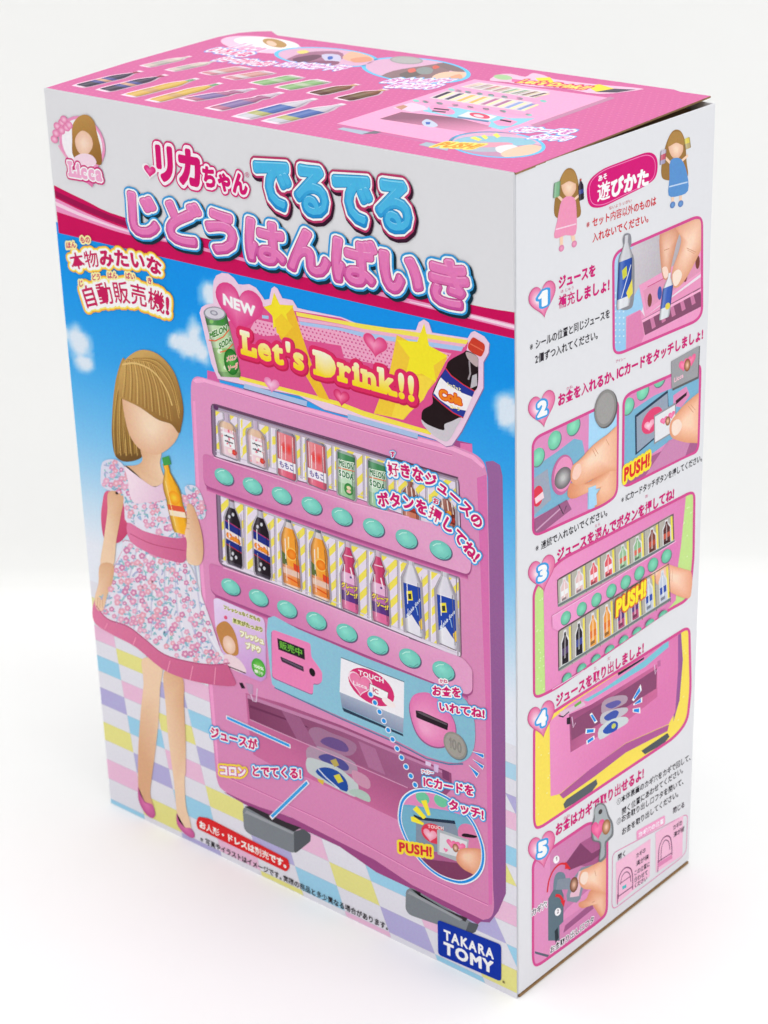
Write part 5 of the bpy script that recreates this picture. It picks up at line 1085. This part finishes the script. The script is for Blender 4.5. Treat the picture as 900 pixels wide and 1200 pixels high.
# two little shop mannequins in frocks
for z, hd, dr, fr_, cc in (('S1', [(240, 340)], '212,408 262,402 272,470 268,555 225,560 178,572 190,500', ('200,565 215,565 214,608 202,612', '245,555 262,552 268,590 256,596'), (238, 150, 184)), ('S1', [(692, 178)], '668,245 712,238 738,300 742,372 700,395 660,392 664,320', ('672,392 684,390 682,425 672,430', '704,388 716,384 716,420 706,424'), (92, 146, 206))):
    p = part('mannequin_picture', 'side', 24); x, y = hd[0]
    p.poly(smooth(P(z, [(x - 36, y - 20), (x - 10, y - 60), (x + 20, y - 56), (x + 38, y - 10), (x + 44, y + 70), (x + 50, y + 130), (x + 25, y + 150), (x - 40, y + 150), (x - 62, y + 130), (x - 58, y + 60)]), 4), (156, 116, 62))
    p.tone(smooth(P(z, [(x - 32, y), (x, y - 18), (x + 26, y - 5), (x + 28, y + 30), (x + 4, y + 60), (x - 22, y + 45)]), 4), (248, 216, 192), (230, 180, 150)); p.poly(smooth(P(z, [(x - 36, y + 8), (x - 20, y - 48), (x + 20, y - 50), (x + 34, y + 2), (x, y - 8)]), 4), (176, 134, 74))
    p.line(P(z, [(x - 22, y + 80), (x - 46, y + 55)]), 3.4, (244, 208, 180)); p.line(P(z, [(x + 22, y + 70), (x + 50, y + 45)]), 3.4, (244, 208, 180))
    for q in fr_: p.poly(P(z, q), (244, 208, 180))
    p.poly(smooth(P(z, dr), 3), cc); d = P(z, dr); p.line([((a[0] + b[0]) / 2, (a[1] + b[1]) / 2) for a, b in ((d[2], d[3]), (d[-1], d[-2]))], 1.6, mixc(cc, (255, 255, 255), .6))
    f0, f1 = P(z, fr_[0]), P(z, fr_[1])
    for q in (f0, f1): p.tone(ellipse(((q[2][0] + q[3][0]) / 2, q[2][1] + 2), (3.2, -1), (0, 4), 12), mixc(cc, (255, 255, 255), .1), mixc(cc, (120, 40, 90), .2))
    p.done()
for z, t, b, hw, prf, bands, sl in (('S1', (190, 335), (186, 400), 14, CAN, [(0, 1, (130, 180, 140))], -.4), ('S1', (288, 322), (292, 412), 11, BOT, [(0, .1, (190, 60, 50)), (.1, .5, (40, 32, 50)), (.5, .7, (60, 70, 140)), (.7, 1, (40, 32, 40))], -.4), ('S1', (638, 200), (634, 260), 12, CAN, [(0, .3, (200, 190, 206)), (.3, .7, (200, 90, 110)), (.7, 1, (170, 160, 190))], -.4), ('S1', (736, 150), (742, 195), 12, CAN, [(0, .5, (226, 206, 90)), (.5, 1, (190, 170, 120))], -.4)):
    p = part('tiny_drink_picture', 'side', 90); bottle(p, z, t, b, hw, prf, bands, sl); p.done()

# ================================================================ TOP
pt = part('flap_print', 'top', 1)
pt.uv([(x, max(y, .0006)) for x, y in lu], (211, 108, 160)); base = pt.l
for i in range(70):                                        # faint dotted pattern of the pink print
    for j in range(40):
        q = (-W + .002 + i * .003 + (j % 2) * .0015, .002 + j * .0027)
        if inside(q, lu): pt.uv([(q[0] + .0005 * math.cos(a), q[1] + .0005 * math.sin(a)) for a in (0, 1.26, 2.51, 3.77, 5.03)], (217, 122, 169), base + 1)
pt.done()
def lying(name, z, bot, top, hw, prof, bands, sl=.3, extra=None):
    p = part(name, 'top', 20)
    T, B = P1(z, top), P1(z, bot); L = math.hypot(T[0] - B[0], T[1] - B[1])
    for grow, bb in ((1.25, [(0, 1, (244, 216, 232))]), (1, bands)):
        k = hw / ZW[z][2] * grow * .88; sd = (1, .20); bb = [(a_, b_, mixc(c_, (96, 70, 90), .0 if grow > 1 else .22)) for a_, b_, c_ in bb]
        def wid(t):
            for (a, wa), (b, wb) in zip(prof, prof[1:]):
                if a <= t <= b: return wa + (wb - wa) * (t - a) / (b - a + 1e-9)
            return prof[-1][1]
        ex = .06 if grow > 1 else 0
        f = lambda t, x: (T[0] + (B[0] - T[0]) * (t * (1 + 2 * ex) - ex) + k * x * sd[0], T[1] + (B[1] - T[1]) * (t * (1 + 2 * ex) - ex) + k * x * sd[1])
        for t0, t1, c in bb:
            ts = [t0 + (t1 - t0) * i / 8 for i in range(9)]
            q = [f(t, -wid(t)) for t in ts] + [f(t, wid(t)) for t in ts[::-1]]; p.poly(q, c)
            p.poly([f(t, -wid(t) * .5) for t in ts] + [f(t, wid(t) * .1) for t in ts[::-1]], mixc(c, (255, 255, 255), .16)); p.poly([f(t, wid(t) * .62) for t in ts] + [f(t, wid(t)) for t in ts[::-1]], mixc(c, (40, 20, 40), .2))
    p.done()
kC = [(0, .1, (170, 60, 80)), (.1, .45, (62, 60, 78)), (.45, .75, (80, 90, 160)), (.55, .65, (230, 180, 140)), (.75, 1, (60, 62, 76))]
kO = [(0, .12, (110, 190, 120)), (.12, .6, (246, 204, 84)), (.6, .75, (226, 180, 110)), (.75, 1, (246, 200, 90))]
kG = [(0, .2, (226, 210, 226)), (.2, .5, (186, 110, 150)), (.5, .85, (140, 120, 180)), (.85, 1, (206, 120, 150))]
kS = [(0, .35, (226, 226, 234)), (.35, .7, (80, 120, 196)), (.7, .85, (200, 206, 120)), (.85, 1, (226, 230, 238))]
kJ = [(0, .3, (244, 240, 220)), (.3, 1, (236, 222, 206)), (.5, .8, (206, 206, 190))]
kP = [(0, .1, (226, 200, 206)), (.1, .6, (236, 170, 160)), (.6, .8, (244, 232, 232)), (.8, 1, (232, 150, 160))]
kM = [(0, .1, (200, 220, 190)), (.1, 1, (150, 206, 130)), (.4, .6, (200, 226, 180))]
kK = [(0, .12, (236, 190, 120)), (.12, .4, (140, 90, 60)), (.4, .75, (120, 96, 60)), (.75, 1, (96, 62, 46))]
for b, tp, hw, pr, bd_ in (((225, 290), (500, 222), 34, BOT, kC), ((340, 310), (620, 240), 36, BOT, kC), ((465, 335), (768, 258), 36, ORG, kO), ((580, 360), (880, 280), 36, ORG, kO), ((540, 195), (740, 150), 26, JAR, kJ), ((660, 215), (860, 172), 26, JAR, kJ)): lying('lying_drink_picture', 'N4', b, tp, hw, pr, bd_)
for b, tp, hw, pr, bd_ in (((-70, 355), (225, 305), 40, GRP, kG), ((55, 400), (355, 325), 42, GRP, kG), ((190, 440), (515, 355), 46, SOD, kS), ((330, 462), (650, 380), 46, SOD, kS), ((10, 232), (190, 202), 34, CAN, kP), ((120, 254), (305, 224), 36, CAN, kP), ((255, 280), (440, 245), 40, CAN, kM), ((380, 302), (565, 266), 42, CAN, kM), ((530, 328), (725, 284), 40, BOT, kK), ((665, 354), (860, 308), 42, BOT, kK)): lying('lying_drink_picture', 'N5', b, tp, hw, pr, bd_)
pt = part('flap_emblem_print', 'top', 20)
pt.poly(ellipse(P1('N5', (270, 92)), (47, 3), (6, 10)), (246, 200, 224)); pt.poly(ellipse(P1('N5', (295, 84)), (38, 2.6), (4, 7)), (248, 238, 242)); pt.poly(ellipse(P1('N5', (335, 84)), (14, 2), (2, 5)), (190, 150, 100)); pt.poly(ellipse(P1('N5', (320, 86)), (6, 1), (1, 3)), (240, 200, 180)); pt.text('N5', 'Licca', (100, 108), (250, 128), 26, (240, 160, 200), .05, [(.14, (250, 236, 244), 0, 0)]); pt.done()
for s_, a, b in (('いろんな', (0, 122), (185, 150)), ('ジュースがいっぱい', (40, 166), (290, 196))):
    pt = part('caption_lettering', 'top', 30); pt.text('N5', s_, a, b, 20, (222, 90, 150), .05, [(.3, (150, 160, 226), 0, 0), (.2, (248, 240, 248), 0, 0)]); pt.done()
def oval(z, c, a, b, items):
    p = part('inset_picture', 'top', 22); q = P1(z, c)
    e = lambda k: ellipse(q, (a[0] * k, a[1] * k), (b[0] * k, b[1] * k), 40)
    p.poly(e(1), (112, 200, 244)); IN_ = e(.92); p.poly(IN_, (222, 178, 206)); 
    for s_, cc in items: p.cpoly(smooth(P(z, s_), 3), cc, IN_)
    return p
p = oval('N5', (582, 152), (61, 3), (4, 11.5), [('380,170 480,130 640,125 660,160 560,190 400,190', (170, 120, 146)), ('420,160 520,140 560,150 470,180', (120, 84, 104)), ('440,125 480,118 500,128 460,136', (236, 216, 130)), ('560,140 640,140 650,170 590,176', (206, 200, 226)), ('590,150 612,148 612,160 592,164', (80, 110, 190)), ('660,150 720,120 800,125 850,150 760,172 690,170', (240, 186, 160)), ('700,160 780,150 800,170 720,178', (226, 160, 134)), ('520,170 640,172 620,190 500,190', (150, 100, 126))]); p.text('N5', 'コインやICカードで', (335, 192), (640, 216), 22, (206, 120, 190), .04, [(.28, (150, 160, 230), 0, 0), (.2, (246, 236, 248), 0, 0)]); p.done()
p = oval('N6', (440, 92), (64, 4), (4, 15), [('260,130 330,95 480,70 560,60 620,70 560,120 400,150 300,150', (150, 124, 128)), ('360,110 460,85 470,110 400,130', (120, 110, 108)), ('440,90 480,76 520,86 510,108 460,110', (150, 156, 156)), ('400,90 430,82 440,96 410,104', (226, 120, 110)), ('520,72 555,66 550,80 525,86', (220, 110, 100)), ('540,60 700,50 720,90 640,100 580,85', (140, 120, 122)), ('520,120 580,100 680,104 700,140 600,150 530,142', (244, 200, 176)), ('590,130 650,110 660,140 600,150', (230, 170, 140))]); p.text('N6', 'お金もカギで', (270, 150), (570, 156), 24, (206, 120, 190), .04, [(.28, (110, 180, 236), 0, 0), (.2, (246, 236, 248), 0, 0)]); p.text('N6', '取り出せる', (290, 172), (520, 182), 22, (206, 120, 190), .04, [(.28, (150, 160, 230), 0, 0), (.2, (246, 236, 248), 0, 0)])
p.poly(ellipse(P1('N6', (394, 44)), (19.5, 1), (0, 4.6)), (168, 166, 168)); p.poly(ellipse(P1('N6', (394, 43.5)), (17, .9), (0, 3.6)), (182, 180, 180)); p.done()
p = part('machine_picture', 'top', 22)
p.poly(P('N6', '60,348 720,135 1130,192') + P('N7', '760,158 470,255 430,280 200,360') + P('N6', '590,440 520,432'), (244, 170, 208)); p.poly(P('N7', '745,150 765,156 470,262 440,275 420,265'), (196, 140, 170))
p.poly(P('N6', '60,352 520,436 560,442 540,450 60,358'), (206, 120, 168)); p.poly(P('N6', '62,374 90,366 250,392 180,400'), (176, 188, 206)); p.poly(P('N6', '180,398 240,382 276,388 250,396'), (120, 120, 130)); p.poly(P('N6', '452,450 490,436 600,458 590,478'), (172, 186, 200))
p.poly(P('N6', '265,325 370,292 640,320 800,360 800,372 690,390'), ((150, 100, 124), (226, 150, 186), P1('N6', (560, 320)), P1('N6', (540, 380)))); p.poly(smooth(P('N6', '468,340 490,326 520,336 545,356 520,366 480,358'), 3), (200, 206, 226)); p.poly(P('N6', '485,340 510,340 505,352 488,352'), (80, 110, 190))
p.poly(P('N6', '510,262 640,272 890,322') + P('N7', '440,238 380,262 300,285 250,272') + P('N6', '800,340 640,322 470,288'), (150, 210, 228)); p.poly(ellipse(P1('N6', (565, 282)), (15, 3), (0, 4.6)), (240, 160, 200)); p.poly(P('N6', '528,272 600,280 596,286 522,278'), (90, 76, 90)); p.poly(P('N6', '520,284 585,290 580,296 515,290'), (110, 90, 104))
p.poly(P('N6', '330,272 420,246 480,262 500,280 420,292'), (232, 206, 226)); p.poly(P('N6', '340,268 380,258 400,266 370,282'), (200, 150, 130))
p.poly(P('N6', '640,312 690,290 830,312 790,332'), (230, 228, 236)); p.poly(P('N6', '640,314 790,334 786,342 636,320'), (110, 140, 176)); p.poly(ellipse(P1('N6', (745, 310)), (12, 2), (0, 3)), (224, 90, 120)); p.poly(ellipse(P1('N6', (740, 311)), (6, 1), (0, 1.6)), (248, 210, 220)); p.poly(P('N7', '268,252 320,238 370,252 340,270 290,268'), (240, 160, 200)); p.poly(P('N7', '300,242 345,250 340,256 296,247'), (80, 50, 66))
wl = P('N6', '500,225 590,190 1000,245 960,290'); p.poly(wl, (226, 214, 220)); wu = P('N6', '650,172 740,150 1085,196 1010,226'); p.poly(wu, (232, 220, 226))
for (a, b, c_, d_), cs in ((wl, [(70, 62, 80), (90, 84, 110), (240, 190, 110), (240, 190, 110), (190, 120, 160), (180, 120, 160), (150, 170, 220), (140, 160, 210)]), (wu, [(236, 200, 190), (236, 200, 196), (236, 150, 150), (232, 160, 160), (160, 200, 160), (160, 200, 160), (160, 120, 100), (120, 84, 84)])):
    for i in range(8):
        l = lambda s0, t0: (a[0] + (d_[0] - a[0]) * s0 + (b[0] - a[0]) * t0, a[1] + (d_[1] - a[1]) * s0 + (b[1] - a[1]) * t0)
        p.poly([l((i + .15) / 8, .1), l((i + .15) / 8, .9), l((i + .5) / 8, .95), l((i + .5) / 8, .1)], cs[i], p.l + 1 if i == 0 else p.l); p.poly([l((i + .6) / 8, .1), l((i + .6) / 8, .9), l((i + .85) / 8, .9), l((i + .85) / 8, .1)], (246, 236, 180), p.l)
for ln in (('440,238 700,268 980,305',), ('610,185 800,212 1050,240',)):
    q = smooth(P('N6', ln[0]), 4, False); p.line(q, 3.2, (238, 170, 206))
    for i in range(8):
        k = i / 7 * (len(q) - 1); a = q[int(k)]; p.poly(ellipse(a, (4, .6), (0, 1.5), 10), (150, 214, 206), p.l + (1 if i == 0 else 0))
p.poly(smooth(P('N7', '255,85 290,62 340,58 400,70 430,55 480,65 520,80 680,100 860,116 860,124 700,140 560,118 420,108 330,92'), 3), (240, 196, 220)); p.poly(ellipse(P1('N7', (310, 72)), (11, 1), (0, 3)), (176, 206, 160)); p.poly(P('N7', '345,78 660,116 650,124 345,90'), (226, 120, 170)); p.poly(P('N7', '440,75 500,72 520,95 470,100'), (246, 226, 80)); p.poly(P('N7', '650,110 700,100 760,118 690,132'), (244, 220, 80)); p.poly(P('N7', '680,132 760,118 850,122 770,134'), (90, 84, 96)); p.text('N7', "Let's Drink!!", (365, 92), (640, 122), 14, (250, 230, 120), .05, [(.2, (220, 70, 110), 0, 0)])
p.done()
p = oval('N7', (285, 345), (57, 2), (3, 15.5), [('60,380 180,340 500,350 500,420 100,420', (196, 150, 180)), ('110,330 200,310 400,320 430,345 200,350', (150, 196, 214)), ('130,352 200,330 310,345 300,372 180,372', (178, 186, 200)), ('200,340 330,336 340,350 220,356', (230, 160, 180)), ('280,355 350,345 380,370 300,380', (226, 226, 232)), ('300,385 330,365 420,345 470,360 420,400 340,400', (246, 200, 176))])
for q in ('175,318 195,312 225,324 210,330', '220,310 236,305 250,318 238,324', '268,305 285,298 300,312 285,318'): p.poly(P('N7', q), (250, 232, 110))
p.text('N7', 'PUSH!', (22, 352), (190, 362), 20, (240, 150, 60), .05, [(.2, (250, 226, 120), 0, 0)]); p.text('N7', 'ICカードを', (345, 290), (570, 304), 20, (206, 120, 190), .04, [(.3, (120, 180, 236), 0, 0), (.2, (248, 240, 248), 0, 0)]); p.text('N7', 'タッチ!', (405, 320), (555, 330), 20, (206, 120, 190), .04, [(.3, (120, 180, 236), 0, 0), (.2, (248, 240, 248), 0, 0)]); p.done()
